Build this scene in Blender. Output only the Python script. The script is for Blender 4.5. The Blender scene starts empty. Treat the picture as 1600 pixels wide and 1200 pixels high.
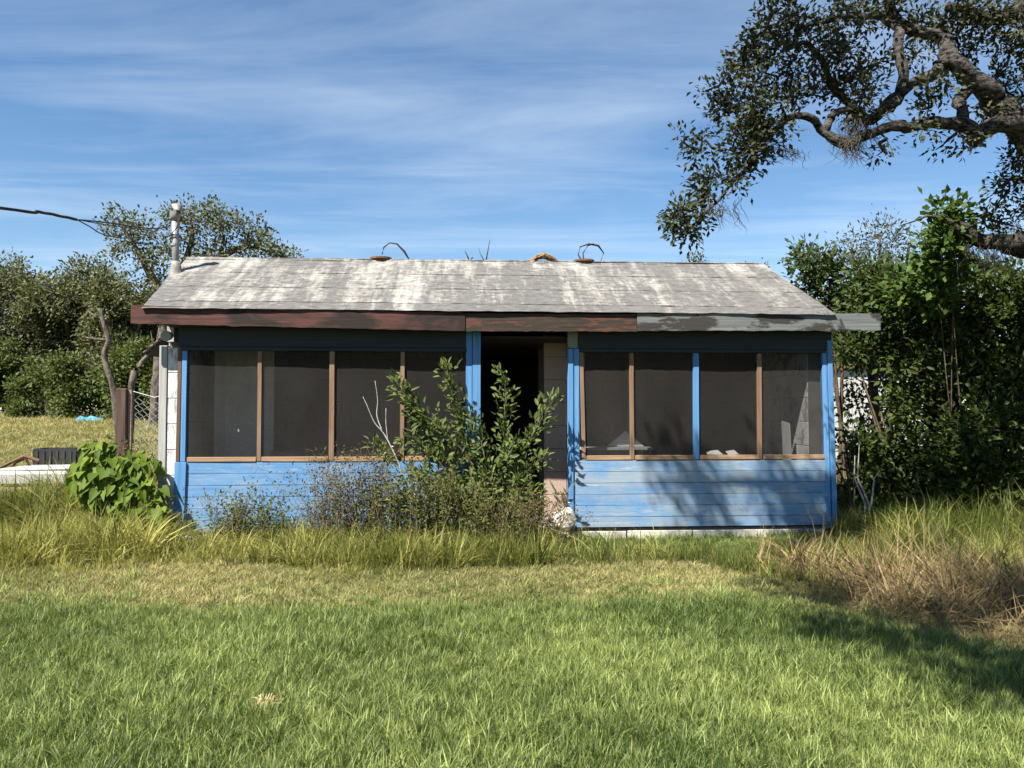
import bpy, math, random
import numpy as np
from mathutils import Vector, Matrix

# ------------------------------------------------------------------ camera, sky, sun, exposure
scene = bpy.context.scene
COL = scene.collection
CAM_Z = 1.55
PITCH = math.atan(40 / 1200)
cam_data = bpy.data.cameras.new('camera')
cam = bpy.data.objects.new('camera', cam_data); COL.objects.link(cam)
cam.location = (0, 0, CAM_Z)
cam.rotation_euler = (math.pi / 2 + PITCH, 0, 0)
cam_data.sensor_width = 36.0; cam_data.lens = 27.0
cam_data.clip_start = 0.05; cam_data.clip_end = 3000
scene.camera = cam

SUN = Vector((0.31, 0.37, -0.62)).normalized()          # direction the light travels
SUN_ELEV = math.asin(-SUN.z)
SUN_ROT = math.atan2(-SUN.x, -SUN.y)
world = bpy.data.worlds.new('World'); scene.world = world; world.use_nodes = True
wn = world.node_tree; wn.nodes.clear()
def wnode(t, **k):
    n = wn.nodes.new(t)
    for a, b in k.items(): setattr(n, a, b)
    return n
w_out = wnode('ShaderNodeOutputWorld'); w_bg = wnode('ShaderNodeBackground'); w_bg.inputs[1].default_value = 0.050
w_sky = wnode('ShaderNodeTexSky', sky_type='NISHITA', sun_disc=False, sun_elevation=SUN_ELEV, sun_rotation=SUN_ROT)
w_sky.air_density = 1.0; w_sky.dust_density = 0.0; w_sky.ozone_density = 1.7
w_tc = wnode('ShaderNodeTexCoord')
w_sep = wnode('ShaderNodeSeparateXYZ'); wn.links.new(w_tc.outputs['Generated'], w_sep.inputs[0])
w_zm = wnode('ShaderNodeMath', operation='MAXIMUM'); w_zm.inputs[1].default_value = 0.05; wn.links.new(w_sep.outputs[2], w_zm.inputs[0])
w_dx = wnode('ShaderNodeMath', operation='DIVIDE'); wn.links.new(w_sep.outputs[0], w_dx.inputs[0]); wn.links.new(w_zm.outputs[0], w_dx.inputs[1])
w_dy = wnode('ShaderNodeMath', operation='DIVIDE'); wn.links.new(w_sep.outputs[1], w_dy.inputs[0]); wn.links.new(w_zm.outputs[0], w_dy.inputs[1])
w_cmb = wnode('ShaderNodeCombineXYZ'); wn.links.new(w_dx.outputs[0], w_cmb.inputs[0]); wn.links.new(w_dy.outputs[0], w_cmb.inputs[1])
w_map = wnode('ShaderNodeMapping'); wn.links.new(w_cmb.outputs[0], w_map.inputs[0])
w_map.inputs['Rotation'].default_value = (0, 0, math.radians(24)); w_map.inputs['Scale'].default_value = (0.30, 1.0, 1)
w_n1 = wnode('ShaderNodeTexNoise'); w_n1.inputs['Scale'].default_value = 1.5; w_n1.inputs['Detail'].default_value = 9; w_n1.inputs['Roughness'].default_value = 0.62; w_n1.inputs['Distortion'].default_value = 0.5
wn.links.new(w_map.outputs[0], w_n1.inputs['Vector'])
w_n2 = wnode('ShaderNodeTexNoise'); w_n2.inputs['Scale'].default_value = 0.55; w_n2.inputs['Detail'].default_value = 4; wn.links.new(w_cmb.outputs[0], w_n2.inputs['Vector'])
w_ad = wnode('ShaderNodeMath', operation='MULTIPLY_ADD'); w_ad.inputs[1].default_value = 0.75; wn.links.new(w_n2.outputs[0], w_ad.inputs[0]); wn.links.new(w_n1.outputs[0], w_ad.inputs[2])
w_r1 = wnode('ShaderNodeMapRange'); w_r1.inputs[1].default_value = 0.78; w_r1.inputs[2].default_value = 1.24; w_r1.inputs[3].default_value = 0; w_r1.inputs[4].default_value = 0.43
wn.links.new(w_ad.outputs[0], w_r1.inputs[0])
w_hsv = wnode('ShaderNodeHueSaturation'); w_hsv.inputs['Saturation'].default_value = 1.16; wn.links.new(w_sky.outputs[0], w_hsv.inputs['Color'])
w_mix = wnode('ShaderNodeMixRGB'); wn.links.new(w_r1.outputs[0], w_mix.inputs[0]); wn.links.new(w_hsv.outputs[0], w_mix.inputs[1])
w_mix.inputs[2].default_value = (6.2, 7.0, 7.8, 1)
wn.links.new(w_mix.outputs[0], w_bg.inputs[0]); wn.links.new(w_bg.outputs[0], w_out.inputs[0])

sun_data = bpy.data.lights.new('sun', 'SUN'); sun_data.energy = 5.0; sun_data.angle = math.radians(0.53); sun_data.color = (1, 0.93, 0.82)
sun = bpy.data.objects.new('sun', sun_data); COL.objects.link(sun)
sun.rotation_euler = SUN.to_track_quat('-Z', 'Y').to_euler(); sun.location = (-6, -8, 14)

scene.view_settings.view_transform = 'Standard'; scene.view_settings.look = 'None'
scene.view_settings.exposure = 1.65; scene.view_settings.gamma = 1.0; scene.view_settings.use_curve_mapping = False
scene.cycles.max_bounces = 5; scene.cycles.diffuse_bounces = 3; scene.cycles.glossy_bounces = 2; scene.cycles.transmission_bounces = 3; scene.cycles.transparent_max_bounces = 8

rng = np.random.default_rng(7)
random.seed(7)

# ------------------------------------------------------------------ helpers
def at(px, py, Y):
    """world point seen at photo pixel (1600 x 1200) at forward distance Y"""
    dx = (px - 800) / 1200; dz = (600 - py) / 1200
    c, s = math.cos(PITCH), math.sin(PITCH)
    ry = c - s * dz; rz = s + c * dz
    t = Y / ry
    return np.array((dx * t, Y, CAM_Z + rz * t))

def ground_z(x, y):
    return 0.043 * np.clip(np.asarray(y, float) - 12.0, 0, 26) + 0.02 * np.sin(np.asarray(x) * 1.3) * np.cos(np.asarray(y) * 0.9)

class NT:
    """tiny node-material builder"""
    def __init__(self, name):
        self.m = bpy.data.materials.new(name); self.m.use_nodes = True
        self.t = self.m.node_tree; self.t.nodes.clear()
        self.out = self.t.nodes.new('ShaderNodeOutputMaterial')
        self.tc = self.t.nodes.new('ShaderNodeTexCoord')
        oi = self.t.nodes.new('ShaderNodeObjectInfo')
        self.rand = oi.outputs['Random']
        add = self.t.nodes.new('ShaderNodeVectorMath'); add.operation = 'MULTIPLY_ADD'
        comb = self.t.nodes.new('ShaderNodeCombineXYZ')
        for i in range(3): self.l(self.rand, comb.inputs[i])
        self.l(comb.outputs[0], add.inputs[0]); add.inputs[1].default_value = (37, 53, 71); self.l(self.tc.outputs['Object'], add.inputs[2])
        self.vec = add.outputs[0]; self.obj = self.tc.outputs['Object']
    def l(self, a, b): self.t.links.new(a, b)
    def noise(self, scale, stretch=(1, 1, 1), detail=5, rough=0.55, vec=None):
        mp = self.t.nodes.new('ShaderNodeMapping'); mp.inputs['Scale'].default_value = stretch
        self.l(vec or self.vec, mp.inputs[0])
        n = self.t.nodes.new('ShaderNodeTexNoise'); n.inputs['Scale'].default_value = scale; n.inputs['Detail'].default_value = detail; n.inputs['Roughness'].default_value = rough
        self.l(mp.outputs[0], n.inputs['Vector']); return n.outputs[0]
    def ramp(self, f, a, b, lo=0.0, hi=1.0):
        r = self.t.nodes.new('ShaderNodeMapRange'); r.inputs[1].default_value = a; r.inputs[2].default_value = b; r.inputs[3].default_value = lo; r.inputs[4].default_value = hi
        self.l(f, r.inputs[0]); return r.outputs[0]
    def math(self, op, a, b):
        n = self.t.nodes.new('ShaderNodeMath'); n.operation = op
        for i, v in enumerate((a, b)):
            if isinstance(v, (int, float)): n.inputs[i].default_value = v
            else: self.l(v, n.inputs[i])
        return n.outputs[0]
    def mix(self, f, a, b, mode='MIX'):
        n = self.t.nodes.new('ShaderNodeMixRGB'); n.blend_type = mode
        for i, v in zip((0, 1, 2), (f, a, b)):
            if isinstance(v, (int, float)): n.inputs[i].default_value = v
            elif isinstance(v, tuple): n.inputs[i].default_value = (*v, 1)
            else: self.l(v, n.inputs[i])
        return n.outputs[0]
    def attr(self, name, kind='GEOMETRY'):
        n = self.t.nodes.new('ShaderNodeAttribute'); n.attribute_name = name; n.attribute_type = kind
        return n.outputs['Fac']
    def bsdf(self, color, rough=0.8, bump=None, bump_d=0.01, metal=0.0, spec=0.3):
        b = self.t.nodes.new('ShaderNodeBsdfPrincipled')
        b.inputs['Roughness'].default_value = rough; b.inputs['Metallic'].default_value = metal; b.inputs['Specular IOR Level'].default_value = spec
        if isinstance(color, tuple): b.inputs['Base Color'].default_value = (*color, 1)
        else: self.l(color, b.inputs['Base Color'])
        if bump is not None:
            bn = self.t.nodes.new('ShaderNodeBump'); bn.inputs['Distance'].default_value = bump_d; bn.inputs['Strength'].default_value = 1.0
            self.l(bump, bn.inputs['Height']); self.l(bn.outputs[0], b.inputs['Normal'])
        self.b = b; return b.outputs[0]
    def done(self, shader):
        self.l(shader, self.out.inputs[0]); return self.m

def leaf_mat(name, c_dark, c_light, trans=0.3, rough=0.6, spec=0.16, kind='GEOMETRY', attr='rnd'):
    n = NT(name); r = n.attr(attr, kind)
    if kind == 'INSTANCER': r = n.ramp(n.math('ADD', r, n.ramp(n.attr('rnd'), 0, 1, -0.5, 0.5)), 0, 1)
    col = n.mix(r, c_dark, c_light)
    s = n.bsdf(col, rough, spec=spec)
    tr = n.t.nodes.new('ShaderNodeBsdfTranslucent'); tcol = n.mix(0.5, col, (c_light[0] * 1.3, c_light[1] * 1.3, c_light[2] * 0.6)); n.l(tcol, tr.inputs[0])
    mx = n.t.nodes.new('ShaderNodeMixShader'); mx.inputs[0].default_value = trans
    n.l(s, mx.inputs[1]); n.l(tr.outputs[0], mx.inputs[2])
    return n.done(mx.outputs[0])

def wood_mat(name, base, dark, peel=None, peel_at=0.62, axis=0, grime=None, grime_rng=(0.5, 0.62), rough=0.8):
    """boards: grain along axis; optional peeled paint and grime patches"""
    n = NT(name)
    st = [22, 22, 22]; st[axis] = 0.9
    g = n.noise(1.6, tuple(st), 6, 0.6)
    col = n.mix(n.ramp(g, 0.35, 0.68), dark, base)
    if grime:
        p = n.noise(1.2, tuple(1.0 if i == axis else 3.0 for i in range(3)), 8, 0.65)
        col = n.mix(n.ramp(p, *grime_rng), col, grime)
    if peel:
        st2 = [9, 9, 9]; st2[axis] = 1.6
        p = n.noise(2.0, tuple(st2), 9, 0.7)
        col = n.mix(n.ramp(p, peel_at, peel_at + 0.07), col, peel)
    col = n.mix(n.ramp(n.rand, 0, 1, 0.0, 0.16), col, dark)
    return n.done(n.bsdf(col, rough, g, 0.004))

def mesh_obj(name, V, F, mat=None, parent=None, rnd=None, smooth=False):
    me = bpy.data.meshes.new(name)
    V = np.asarray(V, dtype=np.float64)
    if isinstance(F, np.ndarray):
        k = F.shape[1]; n = len(F)
        me.vertices.add(len(V)); me.vertices.foreach_set('co', V.astype(np.float32).ravel())
        me.loops.add(n * k); me.loops.foreach_set('vertex_index', F.astype(np.int32).ravel())
        me.polygons.add(n); me.polygons.foreach_set('loop_start', np.arange(0, n * k, k, dtype=np.int32))
        me.update(calc_edges=True)
    else:
        me.from_pydata([tuple(v) for v in V], [], [tuple(int(i) for i in f) for f in F])
    if rnd is not None:
        a = me.attributes.new('rnd', 'FLOAT', 'POINT'); a.data.foreach_set('value', np.asarray(rnd, np.float32))
    if smooth: me.polygons.foreach_set('use_smooth', np.ones(len(me.polygons), bool))
    me.validate(); me.update()
    if mat: me.materials.append(mat)
    o = bpy.data.objects.new(name, me); COL.objects.link(o)
    if parent: o.parent = parent
    return o

def thing(name, label, cat, loc=(0, 0, 0), rz=0.0, group=None):
    o = bpy.data.objects.new(name, None); COL.objects.link(o)
    o.empty_display_size = 0.2
    o.location = tuple(loc); o.rotation_euler = (0, 0, rz)
    o['label'] = label; o['category'] = cat
    if group: o['group'] = group
    return o
def tag(o, label, cat=None, group=None, kind=None):
    if label: o['label'] = label
    if cat: o['category'] = cat
    if group: o['group'] = group
    if kind: o['kind'] = kind
    return o

class MB:
    """collects shapes into one mesh"""
    def __init__(self): self.V = []; self.F = []
    def add(self, V, F):
        o = len(self.V); self.V += [tuple(v) for v in V]; self.F += [tuple(i + o for i in f) for f in F]
    def hexa(self, P):
        """8 corners: bottom 4 ccw, top 4 ccw"""
        self.add(P, [(3, 2, 1, 0), (4, 5, 6, 7), (0, 1, 5, 4), (1, 2, 6, 5), (2, 3, 7, 6), (3, 0, 4, 7)])
    def box(self, x0, x1, y0, y1, z0, z1, j=0.0):
        P = [(x0, y0, z0), (x1, y0, z0), (x1, y1, z0), (x0, y1, z0), (x0, y0, z1), (x1, y0, z1), (x1, y1, z1), (x0, y1, z1)]
        if j: P = [tuple(c + random.uniform(-j, j) for c in p) for p in P]
        self.hexa(P)
    def tube(self, pts, r, sides=8, cap=True, jit=None):
        pts = [np.asarray(p, float) for p in pts]
        rs = r if hasattr(r, '__len__') else [r] * len(pts)
        o = len(self.V)
        for i, p in enumerate(pts):
            t = pts[min(i + 1, len(pts) - 1)] - pts[max(i - 1, 0)]; t = t / (np.linalg.norm(t) + 1e-9)
            ref = np.array((0, 0, 1.0)) if abs(t[2]) < 0.85 else np.array((1.0, 0, 0))
            a = np.cross(t, ref); a /= np.linalg.norm(a); b = np.cross(t, a)
            for k in range(sides):
                an = 2 * math.pi * k / sides
                self.V.append(tuple(p + rs[i] * (1.0 if jit is None else 1 + jit * (0.6 * math.sin(k * 2.4 + i * 0.31) * math.sin(k * 1.1 + i * 0.9) + random.gauss(0, 0.5))) * (math.cos(an) * a + math.sin(an) * b)))
        for i in range(len(pts) - 1):
            for k in range(sides):
                k2 = (k + 1) % sides
                self.F.append((o + i * sides + k, o + i * sides + k2, o + (i + 1) * sides + k2, o + (i + 1) * sides + k))
        if cap:
            self.F.append(tuple(o + k for k in range(sides))[::-1]); self.F.append(tuple(o + (len(pts) - 1) * sides + k for k in range(sides)))
    def build(self, name, mat, parent=None, smooth=False, bevel=0.0):
        o = mesh_obj(name, self.V, self.F, mat, parent, smooth=smooth)
        if bevel:
            m = o.modifiers.new('bevel', 'BEVEL'); m.width = bevel; m.segments = 1; m.limit_method = 'ANGLE'
        return o

def box(name, x0, x1, y0, y1, z0, z1, mat, parent, j=0.0, bevel=0.0):
    m = MB(); m.box(x0, x1, y0, y1, z0, z1, j); return m.build(name, mat, parent, bevel=bevel)

# ------------------------------------------------------------------ materials
def ground_material():
    n = NT('ground_soil')
    a = n.noise(0.35, (1, 1, 1), 6, 0.6, n.obj); b = n.noise(9, (1, 1, 1), 6, 0.7, n.obj); c = n.noise(60, (1, 1, 1), 3, 0.6, n.obj)
    col = n.mix(n.ramp(a, 0.35, 0.65), (0.060, 0.066, 0.024), (0.12, 0.10, 0.05))
    col = n.mix(n.ramp(b, 0.35, 0.7), col, (0.035, 0.038, 0.014))
    col = n.mix(n.ramp(c, 0.45, 0.75, 0, 0.5), col, (0.24, 0.2, 0.1))
    return n.done(n.bsdf(col, 0.95, b, 0.03, spec=0.1))
def roof_material(name='weathered_white_roofing', lo=0.75, hi=1.0):
    n = NT(name)
    st = n.noise(1.7, (2.6, 0.34, 0.34), 9, 0.76, n.obj)            # streaks running down the slope
    pt = n.noise(0.55, (1, 1, 1), 7, 0.62, n.obj)
    fine = n.noise(9, (1.0, 1.6, 1.6), 8, 0.75, n.obj)
    lap = n.noise(2.0, (0.6, 10, 10), 6, 0.6)
    grey = n.mix(n.ramp(fine, 0.3, 0.7), (0.058, 0.057, 0.058), (0.140, 0.137, 0.134))
    white = n.mix(n.ramp(fine, 0.35, 0.62), (0.26, 0.25, 0.225), (0.43, 0.42, 0.39))
    f = n.math('ADD', n.math('MULTIPLY', st, 0.75), n.math('MULTIPLY', pt, 0.45))
    f = n.math('ADD', f, n.math('MULTIPLY', fine, 0.22))
    f = n.math('ADD', f, n.math('MULTIPLY', lap, 0.16))
    col = n.mix(n.ramp(f, lo, hi), grey, white)
    mil = n.noise(1.1, (1.3, 0.6, 0.6), 9, 0.7, n.obj)
    col = n.mix(n.ramp(mil, 0.50, 0.72, 0, 0.75), col, grey)
    spots = n.noise(26, (1, 1, 1), 4, 0.6, n.obj)
    col = n.mix(n.ramp(spots, 0.60, 0.72, 0, 0.7), col, (0.075, 0.068, 0.06))
    return n.done(n.bsdf(col, 0.9, fine, 0.012, spec=0.15))
def block_material(name, paint, bare, dark, amt=0.5):
    n = NT(name)
    p = n.noise(3.5, (1, 1, 1), 9, 0.72); q = n.noise(30, (1, 1, 1), 4, 0.6)
    col = n.mix(n.ramp(p, amt, amt + 0.05), paint, bare)
    col = n.mix(n.ramp(q, 0.55, 0.8, 0, 0.5), col, dark)
    return n.done(n.bsdf(col, 0.92, q, 0.006, spec=0.1))
def blue_material(name, worn):
    n = NT(name)
    g = n.noise(1.5, (1.0, 24, 24), 6, 0.65); p = n.noise(1.7, (1, 1, 2.2), 9, 0.68, n.obj); q = n.noise(4.0, (0.7, 8, 8), 9, 0.75); v = n.noise(5, (12, 1, 0.8), 4, 0.6)
    col = n.mix(n.ramp(g, 0.3, 0.7), (0.062, 0.170, 0.335), (0.090, 0.215, 0.40))
    col = n.mix(n.ramp(p, 0.48 - 0.14 * worn, 0.76 - 0.18 * worn, 0, 0.40 + 0.45 * worn), col, (0.225, 0.268, 0.300))
    col = n.mix(n.ramp(q, 0.565, 0.66, 0, 0.55 + 0.3 * worn), col, (0.32, 0.335, 0.335))
    col = n.mix(n.ramp(v, 0.60, 0.75, 0, 0.25), col, (0.21, 0.29, 0.375))
    col = n.mix(n.ramp(n.rand, 0, 1, 0, 0.14), col, (0.040, 0.125, 0.285))
    return n.done(n.bsdf(col, 0.72, g, 0.004, spec=0.25))
def screen_material():
    n = NT('insect_screen')
    p = n.noise(1.1, (1, 1, 0.5), 6, 0.6); q = n.noise(70, (1, 1, 1), 2, 0.5)
    col = n.mix(n.ramp(p, 0.3, 0.7), (0.015, 0.0145, 0.014), (0.034, 0.0325, 0.031))
    d = n.bsdf(col, 0.85, spec=0.1)
    tr = n.t.nodes.new('ShaderNodeBsdfTransparent'); mx = n.t.nodes.new('ShaderNodeMixShader')
    n.l(n.ramp(q, 0.3, 0.7, 0.46, 0.62), mx.inputs[0]); n.l(tr.outputs[0], mx.inputs[1]); n.l(d, mx.inputs[2])
    return n.done(mx.outputs[0])
def plain(name, col, col2, scale=6, rough=0.8, metal=0.0, spec=0.3):
    n = NT(name); p = n.noise(scale, (1, 1, 1), 7, 0.65)
    return n.done(n.bsdf(n.mix(n.ramp(p, 0.3, 0.7), col, col2), rough, p, 0.004, metal, spec))
def bark_material(name, a, b, sc=7, st=(1, 1, 0.55)):
    n = NT(name); p = n.noise(sc, st, 9, 0.75); q = n.noise(1.4, (1, 1, 1), 5, 0.6)
    col = n.mix(n.ramp(p, 0.43, 0.58), a, b); col = n.mix(n.ramp(q, 0.5, 0.75, 0, 0.5), col, (b[0] * 1.3, b[1] * 1.3, b[2] * 1.35))
    return n.done(n.bsdf(col, 0.95, p, 0.04, spec=0.1))

M = dict(
    ground=ground_material(), roof=roof_material(), roof_low=roof_material('grimy_roofing_edge', 0.82, 1.06),
    fascia_red=wood_mat('red_brown_paint', (0.090, 0.033, 0.026), (0.036, 0.015, 0.013), peel=(0.20, 0.16, 0.14), peel_at=0.69, grime=(0.010, 0.007, 0.006), grime_rng=(0.47, 0.58)),
    fascia_dark=wood_mat('dark_weathered_paint', (0.036, 0.026, 0.018), (0.018, 0.013, 0.010), peel=(0.085, 0.030, 0.023), peel_at=0.52, grime=(0.055, 0.048, 0.034), grime_rng=(0.55, 0.7)),
    fascia_grey=wood_mat('grey_weathered_paint', (0.135, 0.145, 0.148), (0.078, 0.086, 0.09), grime=(0.020, 0.017, 0.015), grime_rng=(0.53, 0.57)),
    header=wood_mat('dark_slate_paint', (0.024, 0.031, 0.036), (0.015, 0.020, 0.024), peel=(0.14, 0.15, 0.15), peel_at=0.69),
    pale_green=plain('pale_green_paint', (0.17, 0.19, 0.16), (0.12, 0.14, 0.12)),
    blue=blue_material('blue_board_paint', 0.38), blue_worn=blue_material('worn_blue_board_paint', 1.0),
    blue_post=wood_mat('blue_post_paint', (0.085, 0.215, 0.405), (0.052, 0.150, 0.315), peel=(0.24, 0.32, 0.39), peel_at=0.66, axis=2),
    lumber=wood_mat('new_lumber', (0.31, 0.205, 0.125), (0.19, 0.115, 0.065), axis=0, grime=(0.22, 0.11, 0.05), grime_rng=(0.62, 0.72)),
    lumber_v=wood_mat('aged_lumber', (0.215, 0.142, 0.092), (0.105, 0.064, 0.04), axis=2, grime=(0.13, 0.07, 0.04), grime_rng=(0.60, 0.70)),
    brown_v=wood_mat('brown_trim', (0.105, 0.055, 0.032), (0.065, 0.034, 0.02), axis=2),
    screen=screen_material(),
    block_white=block_material('peeling_white_block', (0.46, 0.47, 0.47), (0.24, 0.245, 0.245), (0.14, 0.14, 0.14), 0.53),
    block_pink=block_material('dimmed_pink_block', (0.155, 0.118, 0.102), (0.125, 0.098, 0.086), (0.06, 0.048, 0.043), 0.60),  # pink darkened in the colour so the porch interior looks shaded
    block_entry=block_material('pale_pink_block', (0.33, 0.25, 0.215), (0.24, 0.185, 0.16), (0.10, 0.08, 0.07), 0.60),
    block_dim=block_material('shade_dark_block', (0.045, 0.038, 0.034), (0.035, 0.030, 0.027), (0.02, 0.017, 0.016), 0.6),  # near-black colour stands in for the darkness of the unlit back room
    block_found=block_material('foundation_block', (0.42, 0.41, 0.36), (0.26, 0.25, 0.22), (0.14, 0.12, 0.10), 0.5),
    board_grey=wood_mat('grey_board', (0.36, 0.365, 0.355), (0.22, 0.22, 0.215), axis=2),
    concrete=plain('old_concrete', (0.36, 0.33, 0.29), (0.20, 0.18, 0.16)),
    rubble=block_material('painted_rubble', (0.50, 0.47, 0.43), (0.28, 0.25, 0.21), (0.10, 0.08, 0.07), 0.56),
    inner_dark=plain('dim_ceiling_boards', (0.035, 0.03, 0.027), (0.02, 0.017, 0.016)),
    metal=plain('galvanised_pipe', (0.25, 0.25, 0.245), (0.18, 0.18, 0.175), 8, 0.55, 0.3),
    rust=plain('rusty_metal', (0.13, 0.075, 0.042), (0.055, 0.03, 0.02), 14, 0.9),
    wire=plain('black_cable', (0.02, 0.02, 0.02), (0.035, 0.033, 0.03), 8, 0.6),
    wirelink=plain('galvanised_wire', (0.42, 0.42, 0.42), (0.28, 0.28, 0.28), 8, 0.5, 0.5),
    white_vinyl=plain('dirty_white_vinyl', (0.40, 0.40, 0.40), (0.28, 0.28, 0.28), 3, 0.7),
    black_plastic=plain('black_plastic', (0.015, 0.015, 0.017), (0.03, 0.03, 0.032), 6, 0.45),
    tarp=plain('blue_tarp', (0.06, 0.28, 0.45), (0.10, 0.36, 0.52), 4, 0.6),
    straw=plain('dry_straw', (0.36, 0.23, 0.12), (0.22, 0.13, 0.07), 12),
    paper=plain('old_paper', (0.62, 0.62, 0.60), (0.50, 0.50, 0.48), 4),
    postwood=wood_mat('dark_post_wood', (0.075, 0.048, 0.037), (0.025, 0.016, 0.013), axis=2),
    oldwood=wood_mat('bare_old_wood', (0.26, 0.20, 0.16), (0.13, 0.095, 0.075), axis=1),
    bark_oak=bark_material('oak_bark', (0.006, 0.0055, 0.005), (0.105, 0.097, 0.088), 30, (0.35, 1, 1)),
    bark_far=bark_material('pale_bark', (0.040, 0.034, 0.028), (0.135, 0.118, 0.098), 7),
    bark_shrub=bark_material('shrub_bark', (0.05, 0.038, 0.028), (0.12, 0.092, 0.068), 9),
    twig_pale=bark_material('bleached_twig', (0.26, 0.25, 0.23), (0.36, 0.35, 0.32), 9),
    moss=plain('spanish_moss', (0.045, 0.040, 0.034), (0.085, 0.078, 0.066), 5, 0.95),
    leaf_oak=leaf_mat('oak_leaf', (0.012, 0.017, 0.007), (0.062, 0.068, 0.030), 0.14, 0.55),
    leaf_far=leaf_mat('far_oak_leaf', (0.030, 0.039, 0.014), (0.125, 0.132, 0.056), 0.22, 0.6, 0.2),
    leaf_far_green=leaf_mat('far_bush_leaf', (0.024, 0.038, 0.010), (0.110, 0.138, 0.036), 0.25, 0.6, 0.2),
    leaf_shrub=leaf_mat('shrub_leaf', (0.011, 0.020, 0.005), (0.068, 0.096, 0.022), 0.28, 0.58),
    leaf_shrub_grey=leaf_mat('grey_green_leaf', (0.034, 0.040, 0.019), (0.10, 0.107, 0.056), 0.25, 0.6),
    leaf_vine=leaf_mat('bright_vine_leaf', (0.022, 0.048, 0.008), (0.078, 0.125, 0.025), 0.32, 0.58),
    leaf_sap=leaf_mat('sapling_leaf', (0.027, 0.048, 0.012), (0.135, 0.170, 0.050), 0.28, 0.58),
    leaf_yam=leaf_mat('heart_leaf', (0.042, 0.082, 0.009), (0.150, 0.200, 0.028), 0.36, 0.6, 0.15),
    leaf_weed=leaf_mat('weed_leaf', (0.026, 0.040, 0.010), (0.135, 0.140, 0.042), 0.2, 0.7, 0.1),
    leaf_weed_brown=leaf_mat('brown_weed_leaf', (0.034, 0.028, 0.012), (0.150, 0.118, 0.046), 0.15, 0.8, 0.1),
    stem_weed=plain('weed_stem', (0.10, 0.085, 0.038), (0.06, 0.048, 0.025), 8),
    flower=plain('white_petals', (0.75, 0.75, 0.70), (0.65, 0.65, 0.58), 5),
    g_lawn=leaf_mat('lawn_blade', (0.022, 0.048, 0.009), (0.250, 0.300, 0.092), 0.25, 0.5, 0.25, 'INSTANCER', 'tint'),
    g_dry=leaf_mat('dry_blade', (0.075, 0.102, 0.030), (0.320, 0.285, 0.130), 0.2, 0.8, 0.1, 'INSTANCER', 'tint'),
    g_tall=leaf_mat('tall_blade', (0.030, 0.056, 0.010), (0.325, 0.310, 0.092), 0.28, 0.6, 0.2, 'INSTANCER', 'tint'),
    g_brown=leaf_mat('dead_blade', (0.050, 0.036, 0.020), (0.255, 0.195, 0.100), 0.2, 0.8, 0.1, 'INSTANCER', 'tint'),
)

# ------------------------------------------------------------------ ground
def make_ground():
    xs = np.concatenate([np.linspace(-1500, -60, 14), np.linspace(-50, 50, 81), np.linspace(60, 1500, 14)])
    ys = np.concatenate([np.linspace(-600, -20, 8), np.linspace(-10, 60, 81), np.linspace(80, 2500, 16)])
    X, Y = np.meshgrid(xs, ys); Z = ground_z(X, Y)
    V = np.stack([X.ravel(), Y.ravel(), Z.ravel()], 1); nx = len(xs)
    I = np.arange((len(ys) - 1) * nx).reshape(len(ys) - 1, nx)[:, :-1].ravel()
    F = np.stack([I, I + 1, I + nx + 1, I + nx], 1)
    o = mesh_obj('ground', V, F, M['ground'], smooth=True)
    tag(o, 'grassy sandy ground of the yard and the meadow behind', kind='structure')
make_ground()

# ------------------------------------------------------------------ house
YAW = math.radians(3.74)
house = thing('abandoned_house', 'derelict blue and white house with screened porch and weathered white roof', 'house', (0, 9.2, 0), YAW)
def hw(U, Vv, Z=0.0):
    return np.array((U * math.cos(YAW) - Vv * math.sin(YAW), 9.2 + U * math.sin(YAW) + Vv * math.cos(YAW), Z))

def grid_surface(name, corners, nu, nv, mat, parent, thick=0.012, wob=0.006, edge=0.015, seed=0):
    """sheet between 4 corners (a->b along u, a->d along v), uneven, with thickness"""
    r = np.random.default_rng(seed)
    a, b, c, d = [np.asarray(p, float) for p in corners]
    nrm = np.cross(b - a, d - a); nrm /= np.linalg.norm(nrm)
    top = []
    eu = np.cumsum(r.normal(0, edge * 0.5, nu + 1)); eu = (eu - np.linspace(eu[0], eu[-1], nu + 1)) * 0.5 + r.normal(0, edge * 0.25, nu + 1)
    sd = (d - a) / np.linalg.norm(d - a)
    for j in range(nv + 1):
        for i in range(nu + 1):
            s, t = i / nu, j / nv
            p = (a * (1 - s) + b * s) * (1 - t) + (d * (1 - s) + c * s) * t
            p = p + nrm * r.normal(0, wob) + (sd * eu[i] if j == 0 else 0)
            top.append(p)
    n = len(top); bot = [p - nrm * thick for p in top]
    F = []; w = nu + 1
    for j in range(nv):
        for i in range(nu):
            k = j * w + i
            F.append((k, k + 1, k + w + 1, k + w)); F.append((n + k + w, n + k + w + 1, n + k + 1, n + k))
    for i in range(nu):
        F.append((n + i, n + i + 1, i + 1, i)); k = nv * w + i; F.append((k, k + 1, n + k + 1, n + k))
    for j in range(nv):
        k = j * w; F.append((k, k + w, n + k + w, n + k)); k = j * w + nu; F.append((n + k, n + k + w, k + w, k))
    return mesh_obj(name, top + bot, F, mat, parent, smooth=False)

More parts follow.
